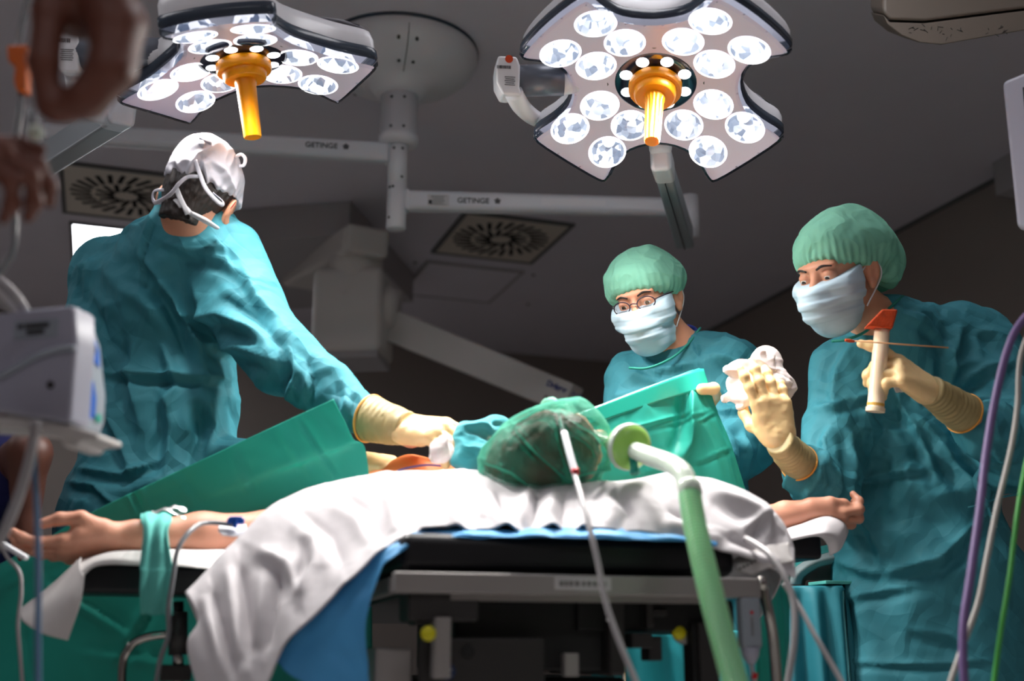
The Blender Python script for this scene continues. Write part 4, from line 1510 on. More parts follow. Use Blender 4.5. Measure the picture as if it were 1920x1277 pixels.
g1 = [[P(-60, 1090, 2.30), P(60, 1025, 2.28), P(165, 964, 2.27), P(300, 899, 2.28), P(450, 829, 2.27), P(560, 778, 2.25), P(626, 748, 2.24)],
      [P(-60, 1130, 2.30), P(60, 1070, 2.28), P(180, 1010, 2.28), P(320, 950, 2.29), P(470, 890, 2.28), P(590, 845, 2.26), P(660, 820, 2.25)],
      [P(-60, 1180, 2.31), P(60, 1140, 2.29), P(190, 1090, 2.29), P(330, 1030, 2.30), P(490, 960, 2.30), P(610, 920, 2.28), P(692, 893, 2.27)],
      [P(-60, 1400, 2.32), P(60, 1400, 2.30), P(200, 1400, 2.31), P(340, 1400, 2.31), P(500, 1400, 2.33), P(620, 1400, 2.35), P(700, 1400, 2.36)]]
dr1 = sheet('surgical_drape', g1, M['drape'], None, 120, 90, d1, .001)
tag(dr1, 'green surgical drape rising to a point in front of the turned surgeon', 'surgical drape', 'raised green drapes')
ct = [[P(-80, 1040, 2.62), P(120, 1030, 2.60), P(400, 1000, 2.62), P(720, 985, 2.66)], [P(-80, 1180, 2.60), P(120, 1180, 2.56), P(400, 1180, 2.60), P(720, 1180, 2.62)], [P(-80, 1420, 2.6), P(120, 1420, 2.56), P(400, 1420, 2.58), P(720, 1420, 2.6)]]

DF2 = [([(1298, 730), (1300, 790), (1292, 830), (1278, 862)], 12, .014), ([(1130, 815), (1215, 795), (1300, 770)], 5, .003), ([(1190, 810), (1290, 785), (1340, 765)], 4, .002), ([(1205, 830), (1208, 900)], 4, .002), ([(1300, 870), (1370, 840)], 4, .002), ([(1310, 790), (1345, 770)], 4, .002), ([(1160, 895), (1240, 880)], 4, .002)]


def d2(u, v, G):
    px, py = project(G.reshape(-1, 3))
    return -fold_field(px, py, DF2).reshape(u.shape) + drape_disp(7.0, .004)(u, v, G)


g2 = [[P(1072, 780, 2.40), P(1130, 757, 2.43), P(1200, 730, 2.48), P(1262, 707, 2.53), P(1300, 693, 2.56), P(1318, 691, 2.58)],
      [P(1085, 830, 2.40), P(1145, 815, 2.43), P(1215, 795, 2.48), P(1275, 780, 2.53), P(1318, 772, 2.53), P(1342, 766, 2.56)],
      [P(1095, 890, 2.42), P(1155, 880, 2.45), P(1230, 865, 2.49), P(1295, 852, 2.53), P(1345, 845, 2.54), P(1372, 842, 2.57)],
      [P(1100, 1010, 2.45), P(1165, 1010, 2.48), P(1245, 1005, 2.51), P(1315, 1000, 2.54), P(1375, 990, 2.55), P(1420, 990, 2.58)]]
dr2 = sheet('surgical_drape', g2, M['drape'], None, 110, 80, d2, .001)
tag(dr2, 'bright green surgical drape held up behind the breathing filter', 'surgical drape', 'raised green drapes')
tp = []
for o, g in ((dr2, g2),):
    r0 = spline(g[0], 10)
    r1 = spline(g[1], 10)
    strip = [list(r0 * (1 - k) + r1 * k + V(0, -.006, .0)) for k in (.02, .3, .52)]
    tpo = sheet('adhesive_strip', strip, M['tape'], o, 60, 8, None, .0006)
# thin wrinkled film near the strap (transparent)
fm = [[P(285, 958, 2.10), P(315, 949, 2.10), P(350, 953, 2.10)], [P(283, 966, 2.08), P(315, 957, 2.08), P(347, 974, 2.08)]]
tag(sheet('plastic_film', fm, M['film'], None, 24, 10, lambda u, v, G: fnoise(G.reshape(-1, 3) * 60, 2).reshape(u.shape) * .003, 0), 'scrap of clear film standing behind the teal wrist strap', 'film')

# ------------------------------------------------------------------ draped instrument tables at the right
def draped_table(name, top, zt, label, folds, seed, m):
    """top: four plan corners (world xy) counter-clockwise; cloth hangs to the floor"""
    top = [np.asarray(q, float) for q in top]
    ring = []
    n = 48
    for k in range(4):
        a, b = top[k], top[(k + 1) % 4]
        for s in range(n):
            ring.append(a * (1 - s / n) + b * s / n)
    ring = np.array(ring)
    cen = ring.mean(0)
    v, f = [], []
    levels = [(.0, 0.0, .0), (.97, 0, 0), (1.0, -.004, .2), (1.01, -.03, .5), (1.02, -.12, .8), (1.03, -.3, 1), (1.05, -zt + .12, 1.4)]
    N = len(ring)
    for s, dz, wv in levels:
        for i, q in enumerate(ring):
            out = nrm(q - cen)
            amp = (.016 * math.sin(i * .45 + seed) + .012 * math.sin(i * .19 + 2 * seed)) * wv
            p = cen + (q - cen) * s + out * amp
            v.append((p[0], p[1], zt + dz))
    for k in range(len(levels) - 1):
        for i in range(N):
            j = (i + 1) % N
            f.append((k * N + i, k * N + j, (k + 1) * N + j, (k + 1) * N + i))
    t = thing(name, (cen[0], cen[1], 0), label, 'instrument table')
    o = make('table_drape', v, f, m, t, True)
    sb = o.modifiers.new('smooth', 'SUBSURF')
    sb.levels = sb.render_levels = 1
    fr = MB()
    for q in top:
        p = cen + (q - cen) * .85
        MB().cyl((p[0], p[1], 0), (p[0], p[1], zt - .012), .014).build('leg', M['chrome'], t, True)
    return t


za = P(1500, 1098, 2.76)[2]
q0, q1 = P(1432, 1103, 2.75)[:2], P(1585, 1098, 2.72)[:2]
dv = nrm(np.append(q1 - q0, 0))[:2]
nv = V(-dv[1], dv[0])
draped_table('instrument_table', [q0, q1, q1 + nv * .20, q0 + nv * .20], za, 'teal draped instrument table beside the closed hand', None, 1.0, M['drape_blue'])
zb = P(1250, 1180, 2.60)[2]
q0, q1 = P(1150, 1180, 2.58)[:2], P(1395, 1180, 2.62)[:2]
dv = nrm(np.append(q1 - q0, 0))[:2]
nv = V(-dv[1], dv[0])
draped_table('instrument_table', [q0, q1, q1 + nv * .2, q0 + nv * .2], zb, 'bright teal draped low table seen beneath the operating table', None, 3.0, M['drape_cyan'])
# folded teal pack, arched grey-rimmed drape bag on the table
bag = thing('drape_bag', P(1520, 1096, 2.800), 'green drape bag with an arched grey rim on the instrument table', 'drape bag')
arc = [(1470, 1096), (1482, 1075), (1505, 1055), (1535, 1042), (1570, 1033), (1588, 1031), (1600, 1032)]
inn = [(1502, 1096), (1506, 1082), (1525, 1068), (1545, 1060), (1572, 1056), (1588, 1055), (1600, 1055)]
rim = [[P(x, y, 2.820) for x, y in arc], [P((a[0] + b[0]) / 2, (a[1] + b[1]) / 2, 2.805) for a, b in zip(arc, inn)], [P(x, y, 2.820) for x, y in inn]]
sheet('grey_rim', rim, M['grey_band'], bag, 50, 10, None, .003)
hood = [[P(x, y - 1, 2.820) for x, y in arc], [P(x - 6, y - 9, 2.860) for x, y in arc], [P(x - 14, y - 12, 2.960) for x, y in arc]]
sheet('hood', hood, M['drape_dark'], bag, 50, 16, None, .002)
inside = [[P(x, y, 2.825) for x, y in inn], [P(x + 3, y + 3, 2.920) for x, y in inn], [P(x + 6, max(y + 4, 1088), 3.000) for x, y in inn]]
sheet('inside', inside, M['drape_dark'], bag, 40, 16, None, .002)
pk = MB().box(P(1560, 1094, 2.770), TT, TL, UP, .04, .04, .004).build('folded_pack', M['strap'], None, bevel=.002)
tag(pk, 'thin folded pale teal pack lying under the arched grey rim', 'pack')
tf = [[P(1390, 1080, 2.33), P(1440, 1070, 2.36), P(1490, 1035, 2.5)], [P(1400, 1110, 2.32), P(1450, 1100, 2.35), P(1480, 1085, 2.5)], [P(1415, 1200, 2.33), P(1455, 1200, 2.36), P(1475, 1200, 2.46)], [P(1420, 1400, 2.33), P(1460, 1400, 2.36), P(1480, 1400, 2.46)]]
tag(sheet('green_drape', tf, M['drape'], None, 40, 40, drape_disp(4, .008), .001), 'green drape hanging between the white sheet end and the draped table', 'drape')

# ------------------------------------------------------------------ breathing circuit
bc = thing('breathing_circuit', P(1250, 900, 1.95), 'pale green corrugated breathing hose with a round filter beside the cap', 'breathing hose')
fd = P(1180, 838, 2.04)
fa = nrm(P(1240, 862, 1.93) - P(1120, 822, 2.10))
MB().lathe(fd - fa * .012, fa, [(.012, -.018), (.030, -.008), (.040, 0), (.041, .010), (.040, .020), (.030, .026), (.014, .034)], 36).build('filter', M['filter_green'], bc, True)
MB().lathe(fd - fa * .004, fa, [(.0415, -.004), (.0425, 0), (.0425, .007), (.0415, .011)], 36).build('filter_rim', M['clear_hose'], bc, True)
MB().lathe(P(1188, 868, 2.02), V(.1, -.2, -1), [(.007, -.01), (.007, .01), (.009, .012), (.009, .02)], 14).build('port_cap', M['teal_plastic'], bc, True)
MB().tube([P(1098, 812, 2.13), P(1125, 822, 2.10), P(1150, 830, 2.07), P(1172, 837, 2.05)], [.010, .012, .013, .016], n=16).build('connector', M['clear_hose'], bc, True)
MB().tube([P(1190, 845, 2.02), P(1225, 858, 1.98), P(1258, 870, 1.94), P(1280, 887, 1.90), P(1290, 912, 1.88)], [.0155, .0165, .0165, .0165, .017], n=20).build('elbow_piece', M['clear_hose'], bc, True)
MB().lathe(P(1291, 908, 1.875), nrm(P(1296, 940, 1.86) - P(1289, 908, 1.88)), [(.018, 0), (.019, .004), (.019, .020), (.017, .022)], 24).build('cuff', M['clear_hose'], bc, True)
MB().tube([P(1293, 925, 1.868), P(1302, 980, 1.82), P(1318, 1050, 1.76), P(1340, 1140, 1.70), P(1365, 1230, 1.66), P(1392, 1330, 1.62)], .0165, n=20, ripple=(.0075, .13)).build('corrugated_hose', M['hose'], bc, True)

gl = thing('gas_sampling_line', P(1100, 1000, 1.84), 'thin grey tube with a red ring running down in front of the cap', 'tube')
MB().tube([P(1050, 790, 2.05), P(1062, 830, 1.98), P(1075, 880, 1.93), P(1092, 940, 1.85), P(1108, 1000, 1.80), P(1122, 1060, 1.78), P(1136, 1130, 1.76), P(1160, 1200, 1.74), P(1192, 1277, 1.72), P(1215, 1330, 1.70)], .0045, n=12).build('tubing', M['tube_grey'], gl, True)
MB().tube([P(1058, 812, 1.995), P(1068, 850, 1.95), P(1078, 885, 1.92)], .0058, n=14).build('luer_end', M['white_ribbon'], gl, True)
ra = P(1079, 884, 1.918)
MB().lathe(ra, nrm(P(1084, 900, 1.90) - P(1074, 870, 1.93)), [(.0062, -.004), (.0062, .005)], 16).build('red_ring', M['red'], gl, True)


def cable(name, pts, r, m, label, cat, n=12, group=None):
    o = MB().tube([P(*q) for q in pts], r, n=n).build(name, m, None, True)
    return tag(o, label, cat, group)


cable('grey_tube', [(1398, 1010, 2.0), (1420, 1022, 1.97), (1445, 1042, 1.93), (1470, 1080, 1.90), (1488, 1130, 1.88), (1489, 1200, 1.86), (1478, 1277, 1.85), (1470, 1330, 1.84)], .0055, M['tube_grey'], 'grey tube falling from the right end of the white sheet, left strand', 'tube')
cable('grey_tube', [(1470, 1095, 1.96), (1500, 1140, 1.93), (1530, 1195, 1.90), (1562, 1250, 1.88), (1590, 1300, 1.86)], .0042, M['tube_grey'], 'thin grey tube slanting down to the right across the draped table', 'tube')
wl = thing('white_clip_pad', P(1420, 1060, 2.0), 'white corner pad hanging at the right end of the white sheet', 'pad')
sheet('pad_cloth', [[P(1372, 1052, 1.99), P(1420, 1028, 2.02), P(1478, 1018, 2.06)], [P(1385, 1068, 1.965), P(1425, 1050, 1.985), P(1482, 1040, 2.04)], [P(1410, 1078, 1.965), P(1440, 1066, 1.985), P(1488, 1052, 2.03)]], M['paper'], wl, 30, 16, lambda u, v, G: fnoise(G.reshape(-1, 3) * 30, 2).reshape(u.shape) * .002, .004)
dt = MB()
for k in range(5):
    dt.ball(P(1388 + 7 * k, 1066 - 3.5 * k, 1.96 + .002 * k), .0022, 6)
dt.build('eyelets', M['dark_metal'], wl)

# right-hand cables of the monitor
cable('purple_cable', [(1985, 540, 1.92), (1918, 600, 1.92), (1888, 660, 1.92), (1864, 760, 1.92), (1848, 860, 1.90), (1838, 950, 1.88), (1820, 1080, 1.86), (1806, 1180, 1.85), (1808, 1277, 1.84), (1815, 1330, 1.84)], .0066, M['purple'], 'purple cable hanging in front of the nurse gown', 'cable')
cable('grey_cable', [(1960, 560, 2.0), (1916, 660, 2.0), (1908, 760, 2.0), (1896, 840, 1.98), (1870, 950, 1.95), (1850, 1050, 1.93), (1834, 1130, 1.92), (1806, 1210, 1.91), (1780, 1285, 1.9), (1765, 1330, 1.9)], .0048, M['grey_cable'], 'pale grey cable between the purple and the green cable', 'cable')
cable('green_cable', [(1950, 760, 1.95), (1926, 860, 1.95), (1908, 960, 1.94), (1893, 1080, 1.92), (1877, 1180, 1.91), (1864, 1277, 1.9), (1858, 1330, 1.9)], .0042, M['green_cable'], 'bright green cable at the right edge beside the purple cable', 'cable')

# ------------------------------------------------------------------ monitor at the right edge
mo = thing('monitor', P(2000, 300, 2.3), 'light grey monitor housing cut by the right edge of the picture', 'monitor')
q0, q1, q2, q3 = P(1876, 152, 2.25), P(1904, 428, 2.25), P(2150, 470, 2.05), P(2150, 40, 2.05)
nf = nrm(np.cross(q2 - q1, q0 - q1))
nf = nf if nf[1] < 0 else -nf
MB().prism([q0, q1, q2, q3], -nf * .07).build('housing', M['monitor'], mo, bevel=.012, seg=3)
mix = lambda s, t: (q0 * (1 - s) + q3 * s) * (1 - t) + (q1 * (1 - s) + q2 * s) * t
MB().prism([mix(.17, .12) + nf * .001, mix(.17, .86) + nf * .001, mix(.97, .86) + nf * .001, mix(.97, .12) + nf * .001], nf * .002).build('screen', M['monitor_screen'], mo)
MB().prism([mix(.155, .10) + nf * .0004, mix(.155, .88) + nf * .0004, mix(.985, .88) + nf * .0004, mix(.985, .10) + nf * .0004], nf * .0012).build('bezel', M['black_plastic'], mo)
mc = mix(.5, .5) - nf * .07
MB().cyl(mc, mc - nf * .1, .05).build('bracket', M['offwhite'], mo, True)
MB().cyl(mc - nf * .1, np.append((mc - nf * .1)[:2], CEIL - .002), .035).build('pole', M['offwhite'], mo, True)

# ------------------------------------------------------------------ infusion pump and lines at the left
YP = 1.52
pu = thing('infusion_pump', P(100, 815, YP), 'grey and blue infusion pump at the left edge', 'infusion pump')
side = [(-160, 610), (-40, 592), (60, 578), (132, 571), (141, 580), (143, 640), (137, 700), (132, 770), (129, 792), (60, 780), (-30, 765), (-160, 760)]
S0 = [P(x, y, YP) for x, y in side]
ext = V(.028, .10, 0)
MB().prism(S0, ext * .45).build('housing', M['pump'], pu, bevel=.006, seg=3)
fr_o = [(138, 574), (150, 577), (172, 610), (187, 650), (192, 700), (197, 740), (195, 790), (186, 812), (150, 800), (131, 792), (134, 740), (141, 660)]
pts = [P(x, y, YP + .005 + .10 * max(0, (x - 135)) / 60) for x, y in fr_o]
MB().prism(pts, V(-.02, .05, 0)).build('front_panel', M['pump_front'], pu, bevel=.003)
fcv = lambda x, y, o=.004: P(x, y, YP + .005 + .10 * max(0, (x - 135)) / 60 - o)
MB().prism([fcv(x, y) for x, y in [(150, 585), (172, 618), (186, 658), (188, 690), (168, 672), (150, 640)]], V(-.006, .012, 0)).build('blue_bezel', M['blue_plastic'], pu, bevel=.001)
MB().prism([fcv(x, y, .008) for x, y in [(157, 606), (172, 628), (181, 655), (180, 664), (168, 652), (156, 634)]], V(-.004, .008, 0)).build('screen', M['screen'], pu)
MB().prism([fcv(x, y) for x, y in [(168, 708), (176, 716), (181, 748), (178, 782), (166, 786), (160, 770), (162, 730)]], V(-.006, .012, 0)).build('blue_door', M['blue_plastic'], pu, bevel=.001)
MB().prism([fcv(x, y, .006) for x, y in [(180, 778), (190, 776), (191, 790), (181, 792)]], V(-.004, .008, 0)).build('green_key', M['teal_plastic'], pu)
rdg = MB().tube([P(x, y, YP - .004) for x, y in ((0, 706), (30, 690), (70, 668), (110, 655), (140, 652))], .004, n=10)
rdg.build('side_ridge', M['pump_front'], pu, True)
lb = MB()
sx = nrm(P(110, 600, YP) - P(30, 606, YP))
lb.box(P(68, 617, YP - .0006), sx, V(0, 1, 0), UP, .030, .0005, .013)
lbo = lb.build('label', M['pump_front'], pu)
pr = MB()
for k, (a, z, wd) in enumerate(((-.022, .005, .004), (-.006, .005, .010), (.010, .005, .007), (-.006, -.004, .007), (.006, -.004, .005))):
    pr.box(P(68, 617, YP - .0014) + sx * a + UP * z, sx, V(0, 1, 0), UP, wd, .0004, .0032)
pr.build('label_print', M['dark_metal'], lbo)
MB().lathe(P(95, 722, YP - .001), V(0, -1, 0), [(.005, 0), (.005, .002)], 14).build('side_screw', M['dark_metal'], pu)
ft = MB().prism([P(x, y, YP + .01) for x, y in [(-160, 764), (60, 784), (128, 796), (186, 814), (182, 824), (150, 826), (145, 838), (118, 838), (112, 822), (60, 806), (-160, 790)]], V(.01, .07, 0)).build('base_plate', M['offwhite'], pu, bevel=.004)
MB().cyl(P(-120, 700, YP + .05), P(-120, 700, YP + .05) * V(1, 1, 0), .016).build('stand_pole', M['chrome'], pu, True)
# cables on top of the pump
for k, (dx, dy, m, lab) in enumerate(((0, 0, 'tube_grey', 'grey cable lying on top of the pump, outermost of three'), (16, 14, 'offwhite', 'cream cable on top of the pump, middle of three'), (30, 30, 'grey_cable', 'pale cable on top of the pump, innermost of three'))):
    cable('pump_cable', [(-60, 500 + dy, YP + .04 * k), (-10, 522 + dy, YP + .04 * k), (25 - dx * .4, 552 + dy * .6, YP + .04 * k), (45 - dx * .3, 580 + dy * .3, YP + .03 * k + .02), (50 - dx * .3, 600, YP + .04)], .0075, M[m], lab, 'cable')
cable('grey_drain_tube', [(68, 790, 1.50), (58, 850, 1.50), (42, 910, 1.50), (20, 970, 1.50), (-5, 1020, 1.50), (-40, 1060, 1.5)], .0068, M['tube_grey'], 'thick grey tube curving down below the infusion pump', 'tube')
cable('clear_infusion_tube', [(64, 800, 1.53), (64, 860, 1.53), (68, 930, 1.53), (71, 1010, 1.53), (72, 1100, 1.53), (71, 1200, 1.53), (72, 1330, 1.53)], .0040, M['tube_blue'], 'bluish clear tube hanging straight in front of the open hand', 'tube')

# drip line with orange clamp
dl = thing('drip_line', P(30, 300, 1.42), 'thin clear drip line with an orange clamp at the top left', 'drip line')
MB().tube([P(62, -40, 1.42), (P(48, 20, 1.42)), P(36, 75, 1.42), P(36, 130, 1.42), P(38, 200, 1.42), P(30, 270, 1.42), P(28, 370, 1.42), P(28, 440, 1.42), P(20, 480, 1.42), P(-4, 512, 1.42), P(-50, 545, 1.42)], .0042, n=12).build('tubing', M['tube_clear'], dl, True)
cl = MB()
cl.prism([P(x, y, 1.405) for x, y in [(11, 84), (50, 82), (51, 112), (48, 135), (48, 168), (28, 166), (24, 150), (27, 120), (13, 112)]], V(0, .022, 0))
cl.build('clamp', M['clamp_orange'], dl, bevel=.003)
dp = thing('drip_port', P(66, 245, 1.2), 'shiny clear port pinched between the two raised hands', 'port')
MB().cyl(P(58, 205, 1.22), P(66, 262, 1.22), .006).build('barrel', M['tube_clear'], dp, True)
MB().ball(P(66, 248, 1.215), .009).build('tip', M['clear_hose'], dp, True)

# finger sensor and its wire
fs = thing('finger_sensor', P(25, 1030, 2.0), 'white finger sensor clip with a wire on the open left hand', 'finger sensor')
MB().bar(P(3, 1019, 1.985), P(50, 1047, 1.975), .012, .008).build('clip', M['white_ribbon'], fs, bevel=.002)
MB().tube([P(3, 1020, 1.985), P(14, 1045, 1.98), P(36, 1072, 1.98), P(40, 1110, 1.98), P(34, 1170, 1.98), P(38, 1230, 1.98), P(46, 1330, 1.98)], .0032).build('wire', M['tube_grey'], fs, True)
# drip line and stopcock on the forearm
iv = thing('arm_drip', P(420, 985, 2.05), 'clear line with a blue stopcock taped on the left forearm', 'drip line')
MB().tube([P(440, 984, 2.03), P(400, 980, 2.02), P(375, 983, 2.0), P(350, 1003, 1.97), P(332, 1035, 1.955), P(325, 1080, 1.95), P(316, 1140, 1.95), P(316, 1190, 1.95), P(300, 1240, 1.95), P(288, 1320, 1.95)], .0042).build('tubing', M['tube_clear'], iv, True)
sk = MB()
sk.bar(P(426, 976, 2.02), P(458, 978, 2.03), .010, .010)
sk.bar(P(441, 970, 2.02), P(441, 990, 2.02), .007, .007, up=(0, 1, 0))
sk.bar(P(430, 971, 2.015), P(455, 971, 2.02), .006, .005)
sk.build('stopcock', M['blue_plastic'], iv, bevel=.002)
sheet('dressing', [[P(410, 986, 2.035), P(435, 986, 2.04), P(462, 984, 2.05)], [P(410, 996, 2.02), P(435, 998, 2.025), P(462, 994, 2.035)], [P(418, 1004, 2.012), P(440, 1006, 2.018), P(462, 1002, 2.028)]], M['white_ribbon'], iv, 16, 12, None, .001)

# ================================================================== people
def head_frame(face, roll=0.0):
    y = nrm(face)
    x = nrm(np.cross(y, UP))
    z = np.cross(x, y)
    c, s = math.cos(roll), math.sin(roll)
    return np.stack([x * c + z * s, y, z * c - x * s], 1)     # columns right, forward, up


class Head:
    def __init__(s, c, R, sc=1.0):
        s.c, s.R, s.k = np.asarray(c, float), R, sc

    def L(s, x, y, z):
        return s.c + s.R @ (np.array([x, y, z]) * s.k)

    def D(s, x, y, z):
        return s.R @ np.array([x, y, z], float)

    def e(s, c, r, k=.02, op='+'):
        return ell(s.L(*c), np.array(r) * s.k, s.R, k, op)

    def c_(s, a, b, ra, rb, k=.015):
        return cap(s.L(*a), s.L(*b), ra * s.k, rb * s.k, k)

    def skull(s):
        return [s.e((0, -.016, .028), (.076, .096, .086)), s.e((0, .028, -.045), (.058, .064, .078), .03)]

    def face(s):
        p = s.skull()
        p += [s.e((0, .058, -.098), (.030, .026, .022), .03),
              s.e((0, .079, .026), (.052, .018, .012), .02)]
        for q in (1, -1):
            p += [s.e((q * .040, .060, -.030), (.026, .026, .022), .025)]
            p += [s.e((q * .032, .099, .003), (.016, .012, .011), .012, '-')]
            p += [s.e((q * .032, .079, .003), (.0165, .0150, .0135), .006), s.e((q * .032, .0835, .0085), (.0150, .0138, .0082), .004), s.e((q * .032, .083, -.0085), (.0145, .0128, .0050), .004)]
        p += [s.c_((0, .092, .006), (0, .116, -.034), .008, .0125, .014),
              s.e((.012, .100, -.037), (.009, .011, .008), .008), s.e((-.012, .100, -.037), (.009, .011, .008), .008),
              s.e((0, .089, -.064), (.024, .012, .006), .008), s.e((0, .088, -.074), (.021, .012, .007), .008),
              s.c_((-.019, .100, -.069), (.019, .100, -.069), .0018, .0018, .004) | dict(op='-')]
        for q in (1, -1):
            er = s.R @ np.stack([nrm((1, .45 * q, 0)), nrm((-.45 * q, 1, .25)), nrm((0, -.25, 1))], 1)
            p += [ell(s.L(q * .081, -.012, -.012), np.array((.0085, .019, .032)) * s.k, er, .008),
                  ell(s.L(q * .0905, -.006, -.010), np.array((.0065, .011, .020)) * s.k, er, .004, '-'),
                  ell(s.L(q * .082, .000, -.040), np.array((.006, .009, .011)) * s.k, er, .008)]
        return p

    def neck(s, base, r0=.054, r1=.060):
        return [cap(s.L(0, -.022, -.055), base, r0, r1, .03)]


def hand(W, X, Z, side, curls=(.3, .35, .4, .45), spread=.12, thumb=((.55, .75, -.25), (.75, .6, -.3), (.85, .45, -.35)), size=1.0, fat=1.0, idx=None, wrist=.05, bend2=1.15):
    """prims of a whole hand. W wrist, X towards the fingers, Z out of the back of the hand, side +1 right / -1 left"""
    X = nrm(X)
    Z = nrm(np.asarray(Z, float) - X * (np.asarray(Z, float) @ X))
    Y = np.cross(Z, X) * side
    W = np.asarray(W, float)
    pt = lambda a, b, c: W + (X * a + Y * b + Z * c) * size
    g = size
    palm = [cap(pt(-wrist, 0, -.002), pt(.01, 0, -.002), .026 * g * fat, .0275 * g * fat, .015, Z, .78)]
    ys = (.031, .010, -.011, -.031)
    roots = []
    for i, y in enumerate(ys):
        x = (.090, .094, .089, .080)[i]
        roots.append((x, y))
        palm.append(cap(pt(.008, y * .55, -.002), pt(x, y, -.001 - .002 * abs(i - 1)), .0150 * g * fat, .0118 * g * fat, .016))
    palm.append(cap(pt(.02, .024, -.010), pt(.058, .032, -.012), .016 * g * fat, .013 * g * fat, .018))
    palm.append(cap(pt(.02, -.020, -.009), pt(.060, -.026, -.010), .014 * g * fat, .012 * g * fat, .018))
    out = [grp(palm, .012)]
    Ls = ((.044, .026, .021), (.048, .030, .022), (.044, .028, .022), (.034, .021, .019))
    for i in range(4):
        x, y = roots[i]
        p = pt(x - .004, y, -.002 - .002 * abs(i - 1))
        a = 0.0
        sp = (1, .25, -.4, -1.1)[i] * spread
        fx = nrm(X * math.cos(sp) + Y * math.sin(sp))
        ch = []
        r = (.0098, .0100, .0096, .0086)[i] * g * fat
        for j in range(3):
            cu = curls[i]
            if hasattr(cu, '__len__'):
                a += cu[j]
            else:
                a += cu * (1.0, bend2, .75)[j]
            dvec = fx * math.cos(a) - Z * math.sin(a)
            q = p + dvec * Ls[i][j] * g
            ch.append(cap(p, q, r * (1.04, .97, .88)[j], r * (.97, .88, .78)[j], .003))
            ch.append(cap(p, p + dvec * .001, r * 1.06, None, .006))
            p = q
        out.append(grp(ch, .005))
    p = pt(.022, .024, -.012)
    ch = []
    for j, t in enumerate(thumb):
        dvec = nrm(X * t[0] + Y * t[1] + Z * t[2])
        q = p + dvec * (.040, .036, .027)[j] * g
        ch.append(cap(p, q, (.0165, .0122, .0112)[j] * g * fat, (.0125, .0112, .0092)[j] * g * fat, .006))
        p = q
    out.append(grp(ch, .010))
    return out


def glove(parent, prims, W, F, r0, r1, rim=True, name='glove'):
    """stretchy glove over a hand, and its long cuff from the wrist W back to F on the forearm"""
    W, F = np.asarray(W, float), np.asarray(F, float)
    d = nrm(F - W)
    wr = lambda co, nr: fnoise(co * 70, 2) * .0007 + np.clip(fnoise(co * np.array([40, 40, 90]) + 7, 1), 0, 1) * .0008
    solid(name, [grp(prims, .01, off=.0012)], .0021, M['glove'], parent, wr)
    L = np.linalg.norm(F - W)
    cuff = [cap(W - d * .010, F, r0, r1, .01)]
    cuff += [half(F - d * .004, d, .002), half(W - d * .016, -d, .002)]
    wr2 = lambda co, nr: .0016 * np.clip(fnoise(np.stack([(co @ d) * 90, (co @ nrm(np.cross(d, (0.3, .9, .2)))) * 25, co[:, 2] * 25], 1), 2), -1, 1) + .0008 * np.sin((co @ d) * 500) * (fnoise(co * 20, 1) > 0)
    c = solid('glove_cuff', cuff, .003, M['glove_cuff'], parent, wr2)
    if rim:
        b = MB()
        x = nrm(np.cross(d, (0, 0, 1)))
        y = np.cross(d, x)
        b.tube([F - d * .005 + (x * math.cos(t) + y * math.sin(t)) * r1 * 1.0 for t in np.linspace(0, 2 * math.pi, 33)], .0024, n=8, sub=2)
        b.build('cuff_rim', M['glove_rim'], c, True)


def bouffant(h, parent, tilt=.35, rx=(.100, .128, .098), off=(0, -.030, .045), cut=(0, .075, .035), cutn=None, name='bouffant_cap', sag=None, seed=0):
    """gathered net cap; everything below the tilted brow plane is cut away"""
    n = h.D(*(cutn or (0, math.sin(tilt), -math.cos(tilt))))
    pr = [h.e(off, rx)]
    if sag:
        pr.append(h.e(sag[0], sag[1], .05))
    pr.append(half(h.L(*cut), n, .012))

    def puff(co, nr):
        q = (co - h.c) @ h.R
        az = np.arctan2(q[:, 0], q[:, 1])
        dist = -((co - h.L(*cut)) @ n)
        ple = np.sin(az * 34 + fnoise(q * 20 + seed, 1) * 2) * .0022 * np.exp(-np.clip(dist, 0, 1) / .03)
        return ple + fnoise(q * 16 + seed, 2) * .005 + (1 - 2 * np.abs(fnoise(q * 26 + seed, 1))) * .0025
    o = solid(name, pr, .0035, M['bouffant'], parent, puff)
    return o


def mask_part(h, parent, nb):
    pr = [q for q in h.face()[:-6] if q['op'] == '+'] + [h.e((q * .044, .058, -.028), (.031, .034, .028), .02) for q in (1, -1)] + [h.e((0, .058, -.098), (.034, .030, .026), .04), h.c_((0, .085, -.01), (0, .110, -.06), .020, .026, .05)]
    pr += [h.e((q * .058, .034, -.018), (.017, .036, .034), .01) for q in (1, -1)]
    pr += h.neck(nb)
    body = grp(pr, .03, off=.0075)
    cuts = [half(h.L(0, .05, .004), h.D(0, .25, 1), .006), half(h.L(0, .03, -.128), h.D(0, -.35, -1), .008), half(h.L(0, .018, 0), h.D(0, -1, 0), .004),
            half(h.L(.080, .03, 0), h.D(1, 0, 0), .006), half(h.L(-.080, .03, 0), h.D(-1, 0, 0), .006)]

    def pleat(co, nr):
        q = (co - h.c) @ h.R
        return .0022 * np.tanh(3 * np.sin((q[:, 2] + .03) * 190)) * np.exp(-((q[:, 2] + .06) / .035) ** 2)
    m = solid('face_mask', [body] + cuts, .0026, M['mask'], parent, pleat)
    for q in (1, -1):
        b = MB()
        b.tube([h.L(q * .063, .022, -.015), h.L(q * .078, -.005, .005), h.L(q * .090, -.026, .000), h.L(q * .086, -.030, -.030), h.L(q * .066, .018, -.085)], .0018, n=8, sub=6)
        b.build('ear_loop', M['white_ribbon'], m, True)


